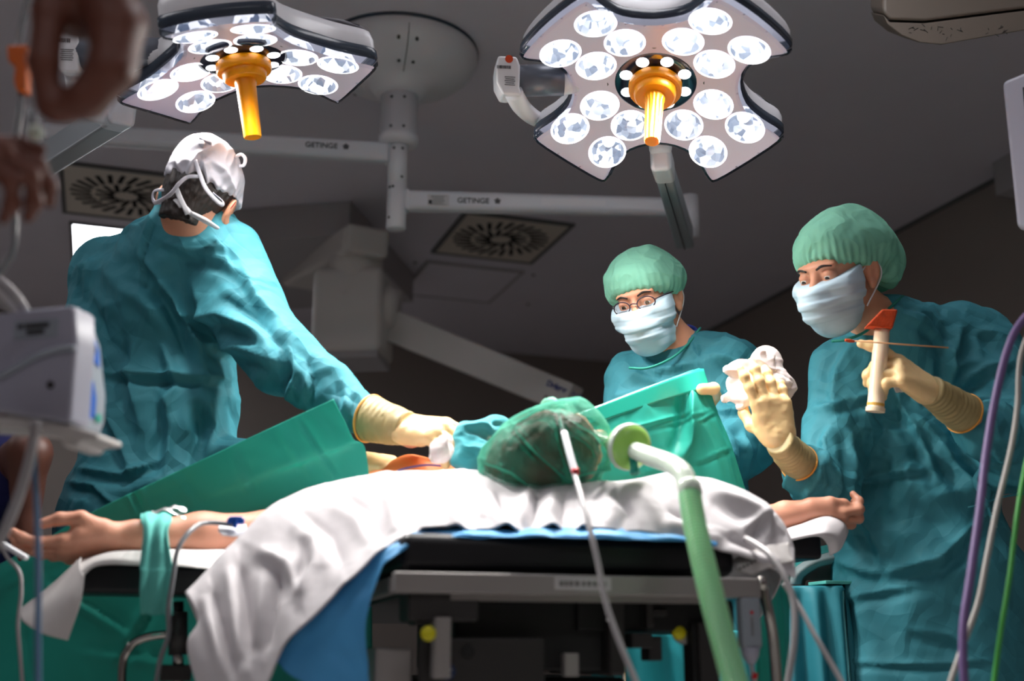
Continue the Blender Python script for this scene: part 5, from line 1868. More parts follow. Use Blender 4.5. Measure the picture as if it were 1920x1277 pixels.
def eyes(h, parent, gaze=(0, 1, -.35)):
    for q in (1, -1):
        c = h.L(q * .032, .0835, .002)
        d = nrm(h.D(*gaze))
        e = MB().ball(c, .0118 * h.k, 10).build('eye', M['eye'], parent, True)
        MB().lathe(c + d * .0098, d, [(.0060, 0), (.0052, .0018), (.001, .0026)], 16).build('iris', M['iris'], e, True)
        b = MB()
        b.tube([h.L(q * .014, .100, .021), h.L(q * .030, .099, .027), h.L(q * .047, .086, .023)], [.003, .0042, .002], n=8, sub=5, flat=.7)
        b.build('eyebrow', M['hair'], parent, True)


def body(name, prims, h, m, label, feet=None):
    o = solid(name, prims, h, m)
    return tag(o, label, 'person')


def limb_core(g, s=.72):
    out = []
    for q in g:
        if q['op'] == '+' and q['t'] == 'c':
            z = dict(q)
            z['ra'], z['rb'] = q['ra'] * s, q['rb'] * s
            out.append(z)
    return out


def legs(hip, feet_y=0.0, side=V(1, 0, 0), fwd=V(0, 1, 0)):
    hip = np.asarray(hip, float)
    out = []
    for q in (1, -1):
        a = hip + side * .09 * q
        kx = V(a[0], a[1], .50)
        an = V(a[0], a[1], .09)
        out += [cap(a, kx, .075, .052, .03), cap(kx, an, .050, .036, .03), cap(an - UP * .045, an - UP * .05 + fwd * .15, .040, .034, .03)]
    return out


# ---------------------------------------------------------------- surgeon with his back to us, at the left
face = nrm(V(.0, .93, -.36))
hS = Head(P(374, 382, 2.45), head_frame(face, -.28), 1.0)
nbS = P(352, 458, 2.48)
Lsh, Rsh = P(222, 530, 2.62), P(402, 497, 2.52)
fS = nrm(V(.30, .95, 0))
chS, waS, hiS = P(305, 600, 2.60), P(305, 790, 2.62), P(285, 960, 2.64)
elS, wrS = P(532, 672, 2.43), P(704, 782, 2.34)
elL, wrL = P(330, 860, 2.52), P(640, 868, 2.39)
gS = [cap(chS, waS, .172, .165, .05, fS, .72), cap(waS, hiS, .168, .190, .06, fS, .78), cap(hiS, V(hiS[0] - .02, hiS[1], .42), .195, .24, .06, fS, .8),
      cap(Lsh, Rsh, .088, .092, .07), cap(nbS + V(.012, -.030, .080), (Lsh + Rsh) / 2 - UP * .05, .071, .13, .06, fS, .95), cap(nbS, Lsh, .062, .080, .05), cap(nbS, Rsh, .064, .088, .05),
      cap(Rsh, elS, .092, .074, .05), cap(elS, P(672, 772, 2.352), .072, .035, .035),
      cap(Lsh, Lsh + V(-.035, .02, -.16), .075, .085, .05), cap(Lsh + V(-.035, .02, -.16), elL + V(0, .10, 0), .085, .07, .05), cap(elL + V(0, .10, 0), wrL, .070, .045, .04)]
hand_S = hand(P(752, 801, 2.30), P(860, 806, 2.24) - P(752, 801, 2.30), V(-.05, -.55, .8), 1, (.38, .45, .5, .55), .06, ((.5, .8, -.35), (.8, .45, -.5), (.95, .15, -.5)), fat=1.08, wrist=.012)
hand_S2 = hand(wrL + nrm(P(775, 872, 2.33) - wrL) * .02, P(775, 876, 2.33) - wrL, V(-.1, -.45, .9), -1, (.75, .8, .85, .9), .05, fat=1.12)
bp = hS.face() + hS.neck(nbS) + [grp(limb_core(gS[:9], .70) + [cap(elS, wrS, .045, .024, .02), cap(wrS, wrS + nrm(wrS - elS) * .10, .026, .022, .01, V(0, -.5, .8), .7)], .04)]
bp += [grp(legs(V(hiS[0], hiS[1], .86), side=nrm(np.cross(fS, UP)), fwd=fS), .03)]
pS = body('person', bp, .0052, M['skin'], 'person in a teal gown and grey tied cap, turned away, reaching over the patient')
FS = [([(302, 408), (280, 455), (270, 500), (268, 560)], 4, -.006), ([(400, 440), (425, 470), (440, 510)], 4, -.004), ([(300, 522), (330, 560), (352, 610), (380, 690)], 13, .020), ([(262, 470), (300, 520), (318, 570)], 12, .008), ([(225, 520), (275, 540), (330, 600)], 14, -.010), ([(345, 470), (420, 490), (470, 540)], 12, .008), ([(320, 585), (420, 590), (520, 640)], 13, .010),
      ([(420, 560), (480, 600), (535, 660)], 12, -.010), ([(370, 640), (450, 650), (550, 690)], 14, .011), ([(440, 700), (500, 740), (540, 780)], 10, .008), ([(540, 650), (560, 700), (545, 745)], 11, .011), ([(575, 670), (590, 720), (580, 760)], 8, -.007),
      ([(640, 710), (650, 745), (640, 790)], 8, .006), ([(664, 722), (676, 760), (664, 800)], 6, .005), ([(190, 700), (300, 700), (430, 712)], 9, .010), ([(250, 640), (240, 700), (260, 800)], 13, .010), ([(300, 720), (320, 800), (310, 900)], 13, .011),
      ([(200, 760), (230, 840), (250, 900)], 12, .009), ([(150, 880), (230, 890), (300, 860)], 9, .008), ([(130, 905), (180, 910), (230, 960)], 10, .010), ([(380, 740), (400, 800), (390, 880)], 14, .011), ([(440, 740), (470, 790), (480, 830)], 12, .010), ([(180, 560), (200, 640), (250, 690)], 14, -.009),
      ([(300, 640), (330, 720), (300, 760)], 14, .010), ([(450, 500), (480, 560), (520, 600)], 10, .007), ([(300, 450), (350, 470), (430, 470)], 10, .006), ([(360, 520), (400, 600), (460, 690)], 16, .010)]
solid('gown', gS, .0060, M['gown'], pS, gown_post(FS, 1, .0115))
# collar binding, seam and the blue shirt under it
b = MB()
b.tube([P(372, 404, 2.405), P(338, 396, 2.40), P(308, 397, 2.42), P(286, 412, 2.46), P(255, 440, 2.53), P(228, 466, 2.58)], .0055, n=8, flat=.6)
b.build('collar_binding', M['gown_trim'], pS, True)
MB().tube([P(286, 420, 2.52), P(262, 432, 2.56), P(238, 452, 2.60)], [.012, .016, .010], n=10).build('shirt_collar', M['blue_collar'], pS, True)
glove(pS, hand_S, P(752, 801, 2.30), P(690, 784, 2.342), .036, .0485)
glove(pS, hand_S2, wrL + nrm(P(775, 872, 2.33) - wrL) * .015, wrL - V(.05, 0, 0), .032, .04)
# hair on the back of the head
hp = [h for h in [hS.e((0, -.018, .022), (.0795, .0985, .088)), hS.c_((0, -.055, -.03), (0, -.040, -.085), .052, .044, .03)]]
hp += [half(hS.L(0, .006, 0), hS.D(0, 1, .0), .01), half(hS.L(0, -.04, -.094), hS.D(0, .45, -1), .006),
       hS.e((.082, -.002, -.030), (.020, .024, .045), .006, '-'), hS.e((-.082, -.002, -.030), (.020, .024, .045), .006, '-')]
solid('hair', hp, .0034, M['hair'], pS, lambda co, nr: fnoise(((co - hS.c) @ hS.R) * np.array([150, 150, 30]), 2) * .0018)
# grey cotton cap tied at the back
cp = [hS.e((0, -.018, .032), (.086, .106, .096)), hS.e((0, -.07, .085), (.050, .045, .030), .05)]
ncut = (0, .42, -1)
cp += [half(hS.L(0, -.09, -.010), hS.D(*ncut), .004)]


def cap_folds(co, nr):
    q = (co - hS.c) @ hS.R
    dist = -((co - hS.L(0, -.09, -.010)) @ nrm(hS.D(*ncut)))
    az = np.arctan2(q[:, 0], -q[:, 1])
    gath = np.sin(az * 30) * .0016 * np.exp(-np.clip(dist, 0, 1) / .018)
    big = (1 - 2 * np.abs(fnoise(q * np.array([22, 22, 13]) + 3, 2))) * .0042
    px, py = project(co)
    return gath + big + fold_field(px, py, [([(380, 300), (388, 340), (384, 372)], 5, .008), ([(350, 330), (372, 290), (400, 275)], 6, .005), ([(395, 300), (420, 320), (440, 360)], 7, .005), ([(395, 330), (410, 355), (420, 372)], 5, .004), ([(330, 300), (345, 330), (340, 345)], 6, .004)])


cpo = solid('scrub_cap', cp, .003, M['greycap'], pS, cap_folds)
rb = lambda pts, wd=.0044, nm='cap_tie', m='greycap', par=None: MB().tube([P(*q) for q in pts], wd, n=10, sub=8, flat=.28, up=(0, 1, 0)).build(nm, M[m], par or cpo, True)
rb([(366, 300, 2.335), (376, 330, 2.325), (384, 350, 2.32), (394, 364, 2.32), (405, 376, 2.325), (416, 384, 2.33), (418, 378, 2.335), (400, 362, 2.335)])
rb([(372, 331, 2.33), (352, 332, 2.33), (336, 344, 2.325), (322, 362, 2.33), (305, 374, 2.35), (288, 382, 2.36)])
rb([(330, 358, 2.34), (308, 356, 2.36), (290, 358, 2.38), (286, 370, 2.38), (292, 380, 2.37), (312, 378, 2.36)], .0042)
rb([(440, 296, 2.40), (452, 290, 2.40), (460, 298, 2.40), (457, 310, 2.40), (448, 311, 2.40)], .004)
rb([(366, 280, 2.36), (378, 272, 2.35), (372, 262, 2.36), (384, 268, 2.36), (396, 272, 2.36)], .008)
MB().box(P(437, 385, 2.362), nrm(P(443, 380, 2.362) - P(433, 392, 2.362)), V(0, 1, 0), nrm(V(.5, 0, .9)), .006, .002, .004).build('red_tag', M['red'], cpo)
mk = MB().tube([P(330, 352, 2.335), P(338, 372, 2.33), P(348, 392, 2.33), P(352, 402, 2.335)], .0055, n=10, flat=.28, up=(0, 1, 0)).build('mask_tie', M['white_ribbon'], pS, True)
rb([(292, 380, 2.39), (318, 381, 2.355), (345, 388, 2.335), (358, 400, 2.335)], .0045, 'tie_band', 'white_ribbon', mk)
rb([(320, 367, 2.35), (332, 378, 2.335), (340, 388, 2.335)], .0045, 'tie_band', 'white_ribbon', mk)
MB().tube([P(345, 394, 2.345), P(362, 402, 2.345), P(385, 414, 2.35), P(408, 428, 2.375)], [.006, .010, .012, .008], n=10, flat=.5).build('collar_fold', M['white_ribbon'], pS, True)

# ---------------------------------------------------------------- masked person in glasses, middle
face = nrm(V(-.42, -.85, -.42))
hM = Head(P(1212, 562, 2.90), head_frame(face, -.10), 1.0)
nbM = P(1282, 668, 2.98)
ms = lambda x, y, Y: P(x, y, Y)
LshM, RshM = ms(1206, 730, 3.02), ms(1352, 700, 2.98)
fM = nrm(V(-.35, -.93, 0))
chM, waM, hiM = ms(1278, 790, 3.02), ms(1280, 930, 3.04), ms(1285, 1040, 3.05)
elM, wrM = ms(1392, 838, 2.90), ms(1345, 850, 2.76)
elM2, wrM2 = ms(1168, 880, 2.95), ms(1240, 860, 2.70)
gM = [cap(chM, waM, .165, .16, .05, fM, .72), cap(waM, hiM, .16, .18, .05, fM, .8), cap(hiM, V(hiM[0], hiM[1], .42), .17, .18, .05, fM, .8),
      cap(LshM, RshM, .085, .088, .06), cap(nbM - UP * .015, (LshM + RshM) / 2 - UP * .05, .068, .12, .06, fM, .85), cap(nbM - UP * .01, LshM, .058, .075, .05), cap(nbM - UP * .01, RshM, .060, .085, .05),
      cap(RshM, elM, .088, .075, .05), cap(elM, wrM, .072, .045, .03), cap(LshM, elM2, .078, .068, .05), cap(elM2, wrM2, .062, .045, .04)]
hand_M = hand(P(1322, 850, 2.72), P(1275, 790, 2.66) - P(1322, 850, 2.72), V(.1, 1, .1), -1, (.2, .2, .2, .2), .05, ((.3, .2, 0), (.4, .1, 0), (.5, 0, 0)), size=.8)[:5]
hand_M += [grp([cap(P(1310, 790, 2.68), P(1340, 742, 2.62), .014, .013, .006), cap(P(1340, 742, 2.62), P(1338, 729, 2.545), .013, .0125, .006), cap(P(1338, 729, 2.545), P(1316, 730, 2.535), .0125, .0115, .006)], .01)]
bpM = hM.face() + hM.neck(nbM) + [grp(limb_core(gM[:8], .70) + [cap(elM, wrM, .045, .028, .02)], .04), grp(legs(V(hiM[0], hiM[1], .86), side=nrm(np.cross(fM, UP)), fwd=fM), .03)]
pM = body('person', bpM, .0046, M['skin'], 'masked person in glasses and green bouffant cap behind the raised green drape')
FM = [([(1300, 632), (1316, 680), (1318, 745)], 4.5, -.006), ([(1312, 640), (1318, 690), (1316, 745)], 7, .005), ([(1330, 660), (1380, 680), (1420, 740)], 10, .008), ([(1330, 720), (1370, 740), (1410, 735)], 9, .008), ([(1345, 770), (1390, 765), (1425, 775)], 8, .010), ([(1360, 795), (1400, 800), (1430, 830)], 9, .010), ([(1390, 800), (1405, 850), (1395, 890)], 9, .009),
      ([(1180, 700), (1240, 720), (1290, 715)], 9, .007), ([(1150, 740), (1200, 745), (1250, 730)], 8, .006), ([(1200, 680), (1230, 700), (1300, 680)], 8, .006), ([(1370, 840), (1385, 880), (1400, 915)], 8, .008)]
solid('gown', gM, .0062, M['gown'], pM, gown_post(FM, 2, .0105))
MB().tube([P(1180, 690, 2.86), P(1215, 690, 2.84), P(1258, 672, 2.86), P(1290, 645, 2.90), P(1312, 616, 2.96)], .0055, n=8, flat=.6).build('collar_binding', M['gown_trim'], pM, True)
MB().tube([P(1284, 617, 2.97), P(1290, 614, 2.97), P(1300, 618, 2.98), P(1308, 626, 2.98)], .009, n=8).build('shirt_collar', M['blue_collar'], pM, True)
solid('glove', [grp(hand_M, .01, off=.0012)], .0022, M['glove'], pM)
bouffant(hM, pM, .38, (.104, .124, .092), (0, -.024, .046), (0, .088, .030), seed=1)
mask_part(hM, pM, nbM)
eyes(hM, pM)
gf = MB()
for q in (1, -1):
    gf.tube([hM.L(q * .033 + .023 * math.cos(t), .108 - .008 * abs(math.cos(t)) * (math.cos(t) * q > 0), .000 + .016 * math.sin(t)) for t in np.linspace(0, 2 * math.pi, 21)], .0016, n=6, sub=2)
    gf.tube([hM.L(q * .057, .100, .004), hM.L(q * .076, .05, .006), hM.L(q * .083, -.005, .004)], .0016, n=6)
gf.tube([hM.L(-.010, .109, .003), hM.L(0, .113, .006), hM.L(.010, .109, .003)], .0016, n=6)
gfo = gf.build('glasses', M['glass_frame'], pM, True)
for q in (1, -1):
    MB().lathe(hM.L(q * .033, .106, 0), hM.D(0, 1, 0), [(.0155, 0), (.0155, .001)], 20).build('lens', M['lens'], gfo)

# ---------------------------------------------------------------- nurse with the applicator, at the right
face = nrm(V(-.74, -.56, -.36))
hR = Head(P(1572, 512, 2.55), head_frame(face, .08), 1.0)
nbR = P(1655, 612, 2.66)
ms = P
LshR, RshR = ms(1600, 705, 2.72), ms(1822, 655, 2.76)
fR = nrm(V(-.40, -.92, 0))
chR, waR, hiR = ms(1700, 740, 2.76), ms(1706, 920, 2.77), ms(1740, 1080, 2.78)
elR1, wrR1 = ms(1546, 918, 2.66), ms(1468, 836, 2.47)
elR2, wrR2 = ms(1905, 842, 2.62), ms(1752, 738, 2.42)
gR = [cap(chR, waR, .172, .172, .05, fR, .72), cap(waR, hiR, .175, .20, .06, fR, .8), cap(hiR, V(hiR[0], hiR[1], .42), .200, .225, .06, fR, .8),
      cap(LshR, RshR, .085, .09, .06), cap(nbR - UP * .01, (LshR + RshR) / 2 - UP * .04, .075, .13, .06, fR, .85), cap(nbR - UP * .0, LshR, .056, .075, .05), cap(nbR + V(.04, .02, .0), RshR, .066, .088, .05),
      cap(LshR, elR1, .082, .068, .05), cap(elR1, elR1 + (wrR1 - elR1) * .42, .066, .056, .03),
      cap(RshR, elR2, .092, .082, .05), cap(elR2, elR2 + (wrR2 - elR2) * .38, .080, .062, .04)]
X1 = nrm(P(1438, 725, 2.43) - P(1466, 838, 2.46))
hand_R1 = hand(P(1466, 838, 2.46) + X1 * .012, X1, V(-.10, -1, .12), 1, ((.0, .2, .15), (.12, .3, .2), (.3, .42, .3), (.45, .5, .35)), .14, ((.55, .55, -.6), (.85, .2, -.6), (.9, -.25, -.5)), fat=.97, size=.98, wrist=.012)
X2 = nrm(P(1660, 668, 2.38) - P(1752, 738, 2.42))
hand_R2 = hand(P(1748, 735, 2.42), X2, V(.35, -.75, .55), -1, ((.12, .25, .15), (.75, 1.0, .5), (.8, 1.05, .5), (.85, 1.05, .5)), .10, ((.6, .35, -.75), (.9, .15, -.5), (.95, .1, -.2)), fat=1.05, wrist=.012)
bpR = hR.face() + hR.neck(nbR, .050, .056) + [grp(limb_core(gR, .70) + [cap(elR1, wrR1, .045, .022, .02), cap(elR2, wrR2, .045, .022, .02), cap(wrR1, wrR1 + X1 * .05, .020, .015, .01), cap(wrR2, wrR2 + X2 * .05, .020, .015, .01)], .04),
                                                grp(legs(V(hiR[0], hiR[1], .86), side=nrm(np.cross(fR, UP)), fwd=fR), .03)]
pR = body('person', bpR, .0046, M['skin'], 'masked person in teal gown at the right holding gauze and an orange tipped applicator')
FR = [([(1684, 566), (1740, 600), (1780, 640), (1796, 690)], 4.5, -.006), ([(1600, 640), (1570, 690), (1560, 760)], 12, .008), ([(1545, 770), (1600, 745), (1660, 730)], 10, .009), ([(1530, 755), (1585, 755), (1640, 720)], 7, -.006), ([(1690, 590), (1740, 620), (1785, 660)], 7, .005), ([(1800, 610), (1785, 660), (1790, 720)], 14, .012), ([(1800, 720), (1850, 690), (1900, 690)], 12, .010),
      ([(1690, 760), (1730, 830), (1760, 900)], 12, .012), ([(1720, 780), (1790, 870), (1850, 960)], 14, .012), ([(1590, 800), (1600, 880), (1590, 930)], 10, .007), ([(1640, 830), (1680, 860), (1680, 900)], 9, .005), ([(1590, 900), (1660, 890), (1740, 880)], 8, .008), ([(1600, 950), (1640, 1000), (1660, 1060)], 12, .012),
      ([(1660, 1075), (1760, 1050), (1850, 960)], 14, .016), ([(1570, 1050), (1620, 1070), (1660, 1075)], 12, .010), ([(1840, 900), (1850, 960), (1830, 1010)], 10, .009), ([(1580, 1120), (1640, 1110), (1740, 1090)], 10, .007), ([(1700, 1180), (1780, 1190), (1830, 1220)], 12, .006), ([(1590, 1240), (1700, 1245), (1860, 1240)], 7, .006),
      ([(1520, 860), (1490, 880), (1470, 920)], 7, .008), ([(1540, 860), (1530, 900), (1500, 935)], 8, .009), ([(1560, 870), (1570, 910), (1550, 940)], 8, .008), ([(1850, 770), (1870, 820), (1900, 830)], 9, .009), ([(1840, 800), (1870, 850), (1905, 860)], 9, .009), ([(1560, 800), (1545, 830), (1550, 870)], 9, .007), ([(1840, 610), (1880, 650), (1915, 690)], 12, .007)]
solid('gown', gR, .0060, M['gown'], pR, gown_post(FR, 3, .0105))
MB().tube([P(1560, 640, 2.54), P(1590, 636, 2.52), P(1625, 620, 2.53), P(1660, 585, 2.56), P(1692, 556, 2.62)], .0055, n=8, flat=.6).build('collar_binding', M['gown_trim'], pR, True)
# waist tie
tie = MB()
tie.tube([P(1815, 952, 2.56), P(1840, 946, 2.55), P(1880, 932, 2.56), P(1925, 925, 2.6)], .006, n=8, flat=.4)
tie.tube([P(1848, 948, 2.55), P(1858, 968, 2.55), P(1868, 990, 2.55)], .009, n=8, flat=.3)
tie.tube([P(1838, 880, 2.56), P(1828, 900, 2.55), P(1840, 925, 2.55), P(1850, 946, 2.55)], .008, n=8, flat=.3)
tie.ball(P(1846, 946, 2.55), .011, 8)
tie.build('waist_tie', M['gown'], pR, True)
F1 = wrR1 + nrm(elR1 - wrR1) * .095
glove(pR, hand_R1, P(1466, 838, 2.46) + X1 * .008, F1, .032, .041)
F2 = wrR2 + nrm(elR2 - wrR2) * .118
glove(pR, hand_R2, P(1750, 737, 2.42), F2, .033, .045)
hh = [hR.e((0, -.022, .020), (.0795, .0985, .086)), hR.c_((0, -.065, -.02), (0, -.055, -.065), .040, .030, .03),
      half(hR.L(0, -.008, 0), hR.D(0, 1, .0), .012), hR.e((.084, -.004, -.020), (.02, .026, .042), .006, '-'), hR.e((-.084, -.004, -.020), (.02, .026, .042), .006, '-')]
solid('hair', hh, .0034, M['hair'], pR, lambda co, nr: fnoise(((co - hR.c) @ hR.R) * np.array([120, 40, 120]), 2) * .0016)
bouffant(hR, pR, .40, (.104, .135, .098), (0, -.045, .050), (0, .086, .034), seed=5, sag=((.0, -.135, -.005), (.080, .072, .070)))
mask_part(hR, pR, nbR)
eyes(hR, pR, (0, 1, -.6))

# things in their hands
gp = [ell(P(1436, 700, 2.513), (.036, .018, .048)), ell(P(1402, 722, 2.503), (.046, .014, .028), k=.02), ell(P(1388, 742, 2.493), (.034, .011, .022), k=.015), ell(P(1393, 692, 2.508), (.030, .009, .016), k=.012), ell(P(1436, 674, 2.513), (.022, .012, .022), k=.02), ell(P(1466, 726, 2.513), (.026, .018, .028), k=.02)]
for tx_, ty_, r_ in ((1366, 692, .016), (1362, 748, .018), (1428, 664, .018), (1448, 668, .014), (1480, 722, .016), (1470, 742, .014), (1385, 762, .014)):
    gp.append(cap(P(1420, 715, 2.505), P(tx_, ty_, 2.490), .026, r_ * .55, .006, V(.15, 1, .1), .30))
gzo = solid('gauze', gp, .0024, M['gauze'], None, lambda co, nr: (1 - 2 * np.abs(fnoise(co * 22 + 3, 1))) * .006 + (1 - 2 * np.abs(fnoise(co * 48, 1))) * .003)
tag(gzo, 'crumpled white gauze held up in the raised glove', 'gauze')
ap = thing('applicator', P(1640, 680, 2.40), 'clear plastic prep applicator with an orange sponge held upright in the glove', 'applicator')
a0, a1 = P(1641, 772, 2.415), P(1655, 606, 2.395)
d = nrm(a1 - a0)
L = np.linalg.norm(a1 - a0)
MB().lathe(a0, d, [(.0195, 0), (.0195, .008), (.0178, .009), (.0172, .04), (.0165, L * .55), (.0158, L)], 28).build('barrel', M['plastic_tube'], ap, True)
MB().lathe(a0 - d * .0003, d, [(.0200, 0), (.0200, .009)], 28).build('end_ring', M['plastic_tube'], ap)
MB().lathe(a0 + d * .012, d, [(.0181, 0), (.0181, .006)], 28).build('iodine_ring', mat('iodine_trace', srgb(240, 170, 80), .4, var=(60, .5)), ap)
spg = MB().prism([P(x, y, 2.375) for x, y in [(1624, 611), (1655, 579), (1684, 580), (1674, 616), (1640, 612)]], V(.006, .040, .004))
spg.build('sponge', M['iodine'], ap, bevel=.004, seg=3)
sw = thing('swab', P(1680, 643, 2.36), 'thin swab stick with an orange tip held across the applicator', 'swab')
MB().cyl(P(1596, 639, 2.352), P(1778, 652, 2.375), .0016, n=10).build('stick', M['swab_stick'], sw, True)
MB().tube([P(1585, 638, 2.350), P(1592, 639, 2.351), P(1602, 640, 2.352)], [.0030, .0038, .0024], n=10).build('tip', M['iodine'], sw, True)
g2 = [ell(P(1672, 700, 2.43), (.012, .010, .018)), cap(P(1676, 705, 2.43), P(1682, 732, 2.43), .009, .006, .01), cap(P(1682, 705, 2.43), P(1692, 730, 2.435), .008, .007, .01)]
tag(solid('gauze', g2, .002, M['gauze'], None, lambda co, nr: fnoise(co * 60, 2) * .003), 'small white gauze tail hanging below the glove that grips the applicator', 'gauze')

# ---------------------------------------------------------------- the patient
# lies along the table, head to us turned to the right, arms out on the boards
fc = nrm(V(.88, .05, .38))
upv = nrm(-TL + UP * .05)
xr = nrm(np.cross(fc, upv))
upv = np.cross(xr, fc)
hP = Head(P(1026, 857, 2.15), np.stack([xr, fc, upv], 1), 1.0)
LsP, RsP = P(770, 906, 2.36), tb(.17, .47, 1.03)
chP = tb(0, .62, 1.02)
hpP = tb(0, 1.12, 1.02)
elP, wrP = P(500, 1004, 2.24), P(222, 1008, 2.13)
elQ, wrQ = tb(.40, .46, .985), P(1494, 964, 2.47)
XL_ = nrm(P(45, 1056, 2.07) - wrP)
hand_P = hand(wrP + XL_ * .005, XL_, V(.0, -.50, -.85), -1, ((.15, .45, .4), (.25, .55, .4), (.35, .6, .4), (.5, .65, .4)), .10, ((.70, .55, -.45), (.96, .10, -.2), (.98, -.05, .0)), wrist=.03)
XQ = nrm(P(1580, 984, 2.48) - wrQ)
hand_Q = hand(wrQ + XQ * .004, XQ, V(.05, -.50, -.85), 1, ((.45, 1.0, .7), (.35, 1.05, .7), (.3, 1.05, .7), (.3, 1.0, .7)), .06, ((.85, .35, -.22), (.95, -.15, -.25), (.9, -.40, -.15)), wrist=.03, size=.96)
bp = hP.face() + hP.neck(tb(.0, .44, 1.055), .052, .060)
bp += [grp([cap(chP, tb(0, .9, 1.01), .155, .14, .05, UP, .66), cap(tb(0, .9, 1.01), hpP, .14, .165, .05, UP, .66), cap(LsP, tb(-.02, .5, 1.04), .050, .085, .05), cap(RsP, tb(.02, .5, 1.04), .062, .085, .05),
            cap(LsP, elP, .052, .044, .03), cap(elP, (elP * .55 + wrP * .45), .043, .042, .02), cap((elP * .55 + wrP * .45), wrP, .042, .0275, .02), cap(RsP, elQ, .055, .043, .03), cap(elQ, wrQ, .043, .0285, .02),
            cap(tb(-.09, 1.15, 1.0), tb(-.10, 1.58, .99), .085, .058, .05), cap(tb(.09, 1.15, 1.0), tb(.10, 1.58, .99), .085, .058, .05), cap(tb(-.10, 1.58, .99), tb(-.10, 1.84, .985), .055, .042, .03), cap(tb(.10, 1.58, .99), tb(.10, 1.84, .985), .055, .042, .03)], .03)]
bp += [grp(hand_P, .008, off=0), grp(hand_Q, .008)]
M['skin_patient'] = mat('skin_patient', srgb(208, 148, 122), .5, sss=.2, var=(12, .07), bump=[('noise', 140, .1, .002, (1, 1, 1))])


def iodine_skin():
    m = M['skin_patient']
    t = NT(m)
    g = t.add('ShaderNodeNewGeometry')
    sh = P(775, 900, 2.36)
    vm = t.add('ShaderNodeVectorMath', operation='DISTANCE')
    vm.inputs[1].default_value = tuple(sh)
    t.link(g.outputs['Position'], vm.inputs[0])
    mr = t.add('ShaderNodeMapRange')
    mr.inputs['From Min'].default_value = .16
    mr.inputs['From Max'].default_value = .11
    t.link(vm.outputs['Value'], mr.inputs['Value'])
    mx = t.add('ShaderNodeMix', data_type='RGBA')
    t.link(mr.outputs['Result'], mx.inputs['Factor'])
    src = t.b.inputs['Base Color'].links[0].from_socket
    t.link(src, mx.inputs['A'])
    mx.inputs['B'].default_value = srgb(222, 130, 70)
    t.link(mx.outputs['Result'], t.b.inputs['Base Color'])
    # pink finger tips and palms
    return m


iodine_skin()
pP = body('person', bp, .0034, M['skin_patient'], 'patient lying on the table, green net cap on the head and both arms out')
solid('blanket', [grp([cap(tb(0, .95, 1.01), hpP, .15, .175, .05, UP, .68), cap(hpP, tb(0, 1.88, 1.0), .20, .20, .05, UP, .5)], .04)], .012, M['drape_dark'], pP, gown_post([], 6, .008))
# net cap seen from the crown
hairP = [hP.e((0, -.014, .034), (.085, .108, .094)), hP.c_((0, -.05, .02), (0, -.075, -.03), .05, .04, .03), half(hP.L(0, .05, .0), hP.D(0, 1, -.9), .01)]
solid('hair', hairP, .004, M['hair_brown'], pP, lambda co, nr: fnoise(co * 90, 2) * .002)
M['bouffant_thin'] = cloth_translucent('bouffant_net', srgb(70, 168, 140), .35, .8, [('crumple', 24, .7, .008, (1, 1, 1))])


def net_material():
    m = M['bouffant_thin']
    t = NT(m)
    out = t.n['Material Output']
    prev = out.inputs['Surface'].links[0].from_socket
    tr = t.add('ShaderNodeBsdfTransparent')
    mx = t.add('ShaderNodeMixShader')
    lw = t.add('ShaderNodeLayerWeight')
    lw.inputs['Blend'].default_value = .45
    tc = t.add('ShaderNodeTexCoord')
    ns = t.add('ShaderNodeTexNoise', i_Scale=17.0, i_Detail=3.0)
    t.link(tc.outputs['Object'], ns.inputs['Vector'])
    ad = t.add('ShaderNodeMath', operation='ADD')
    t.link(lw.outputs['Facing'], ad.inputs[0])
    cr = t.add('ShaderNodeMapRange')
    cr.inputs['From Min'].default_value, cr.inputs['From Max'].default_value = .4, .68
    cr.inputs['To Min'].default_value, cr.inputs['To Max'].default_value = .10, .55
    t.link(ns.outputs['Fac'], cr.inputs['Value'])
    t.link(cr.outputs['Result'], ad.inputs[1])
    ad.use_clamp = True
    t.link(ad.outputs['Value'], mx.inputs[0])
    t.link(tr.outputs[0], mx.inputs[1])
    t.link(prev, mx.inputs[2])
    t.link(mx.outputs[0], out.inputs['Surface'])


net_material()
cpp = [hP.e((0, -.014, .034), (.092, .120, .103)), hP.e((0, .050, .060), (.066, .066, .055), .05), half(hP.L(0, .085, .030), hP.D(0, .25, -1), .015)]


def puffP(co, nr):
    px, py = project(co)
    q = (co - hP.c)
    return fnoise(q * 15, 2) * .006 + (1 - 2 * np.abs(fnoise(q * 24 + 4, 1))) * .003 + fold_field(px, py, [([(965, 800), (1010, 850), (1075, 905)], 6, .008), ([(1050, 770), (1062, 830), (1080, 890)], 6, .008), ([(1045, 775), (1020, 775), (960, 800)], 6, .006), ([(900, 860), (960, 880), (1000, 910)], 7, .006), ([(1080, 890), (1120, 880), (1150, 878)], 6, .006), ([(1060, 790), (1110, 820), (1140, 860)], 6, .006)])


solid('bouffant_cap', cpp, .0034, M['bouffant_thin'], pP, puffP)
kn = [cap(hP.L(.05, .02, .02), hP.L(.085, .02, .03), .03, .02, .02)]
solid('cap_knot', [ell(P(1040, 768, 2.16), (.028, .03, .018)), ell(P(1050, 778, 2.15), (.03, .03, .02), k=.02)], .003, M['bouffant'], pP, lambda co, nr: fnoise(co * 50, 2) * .005)
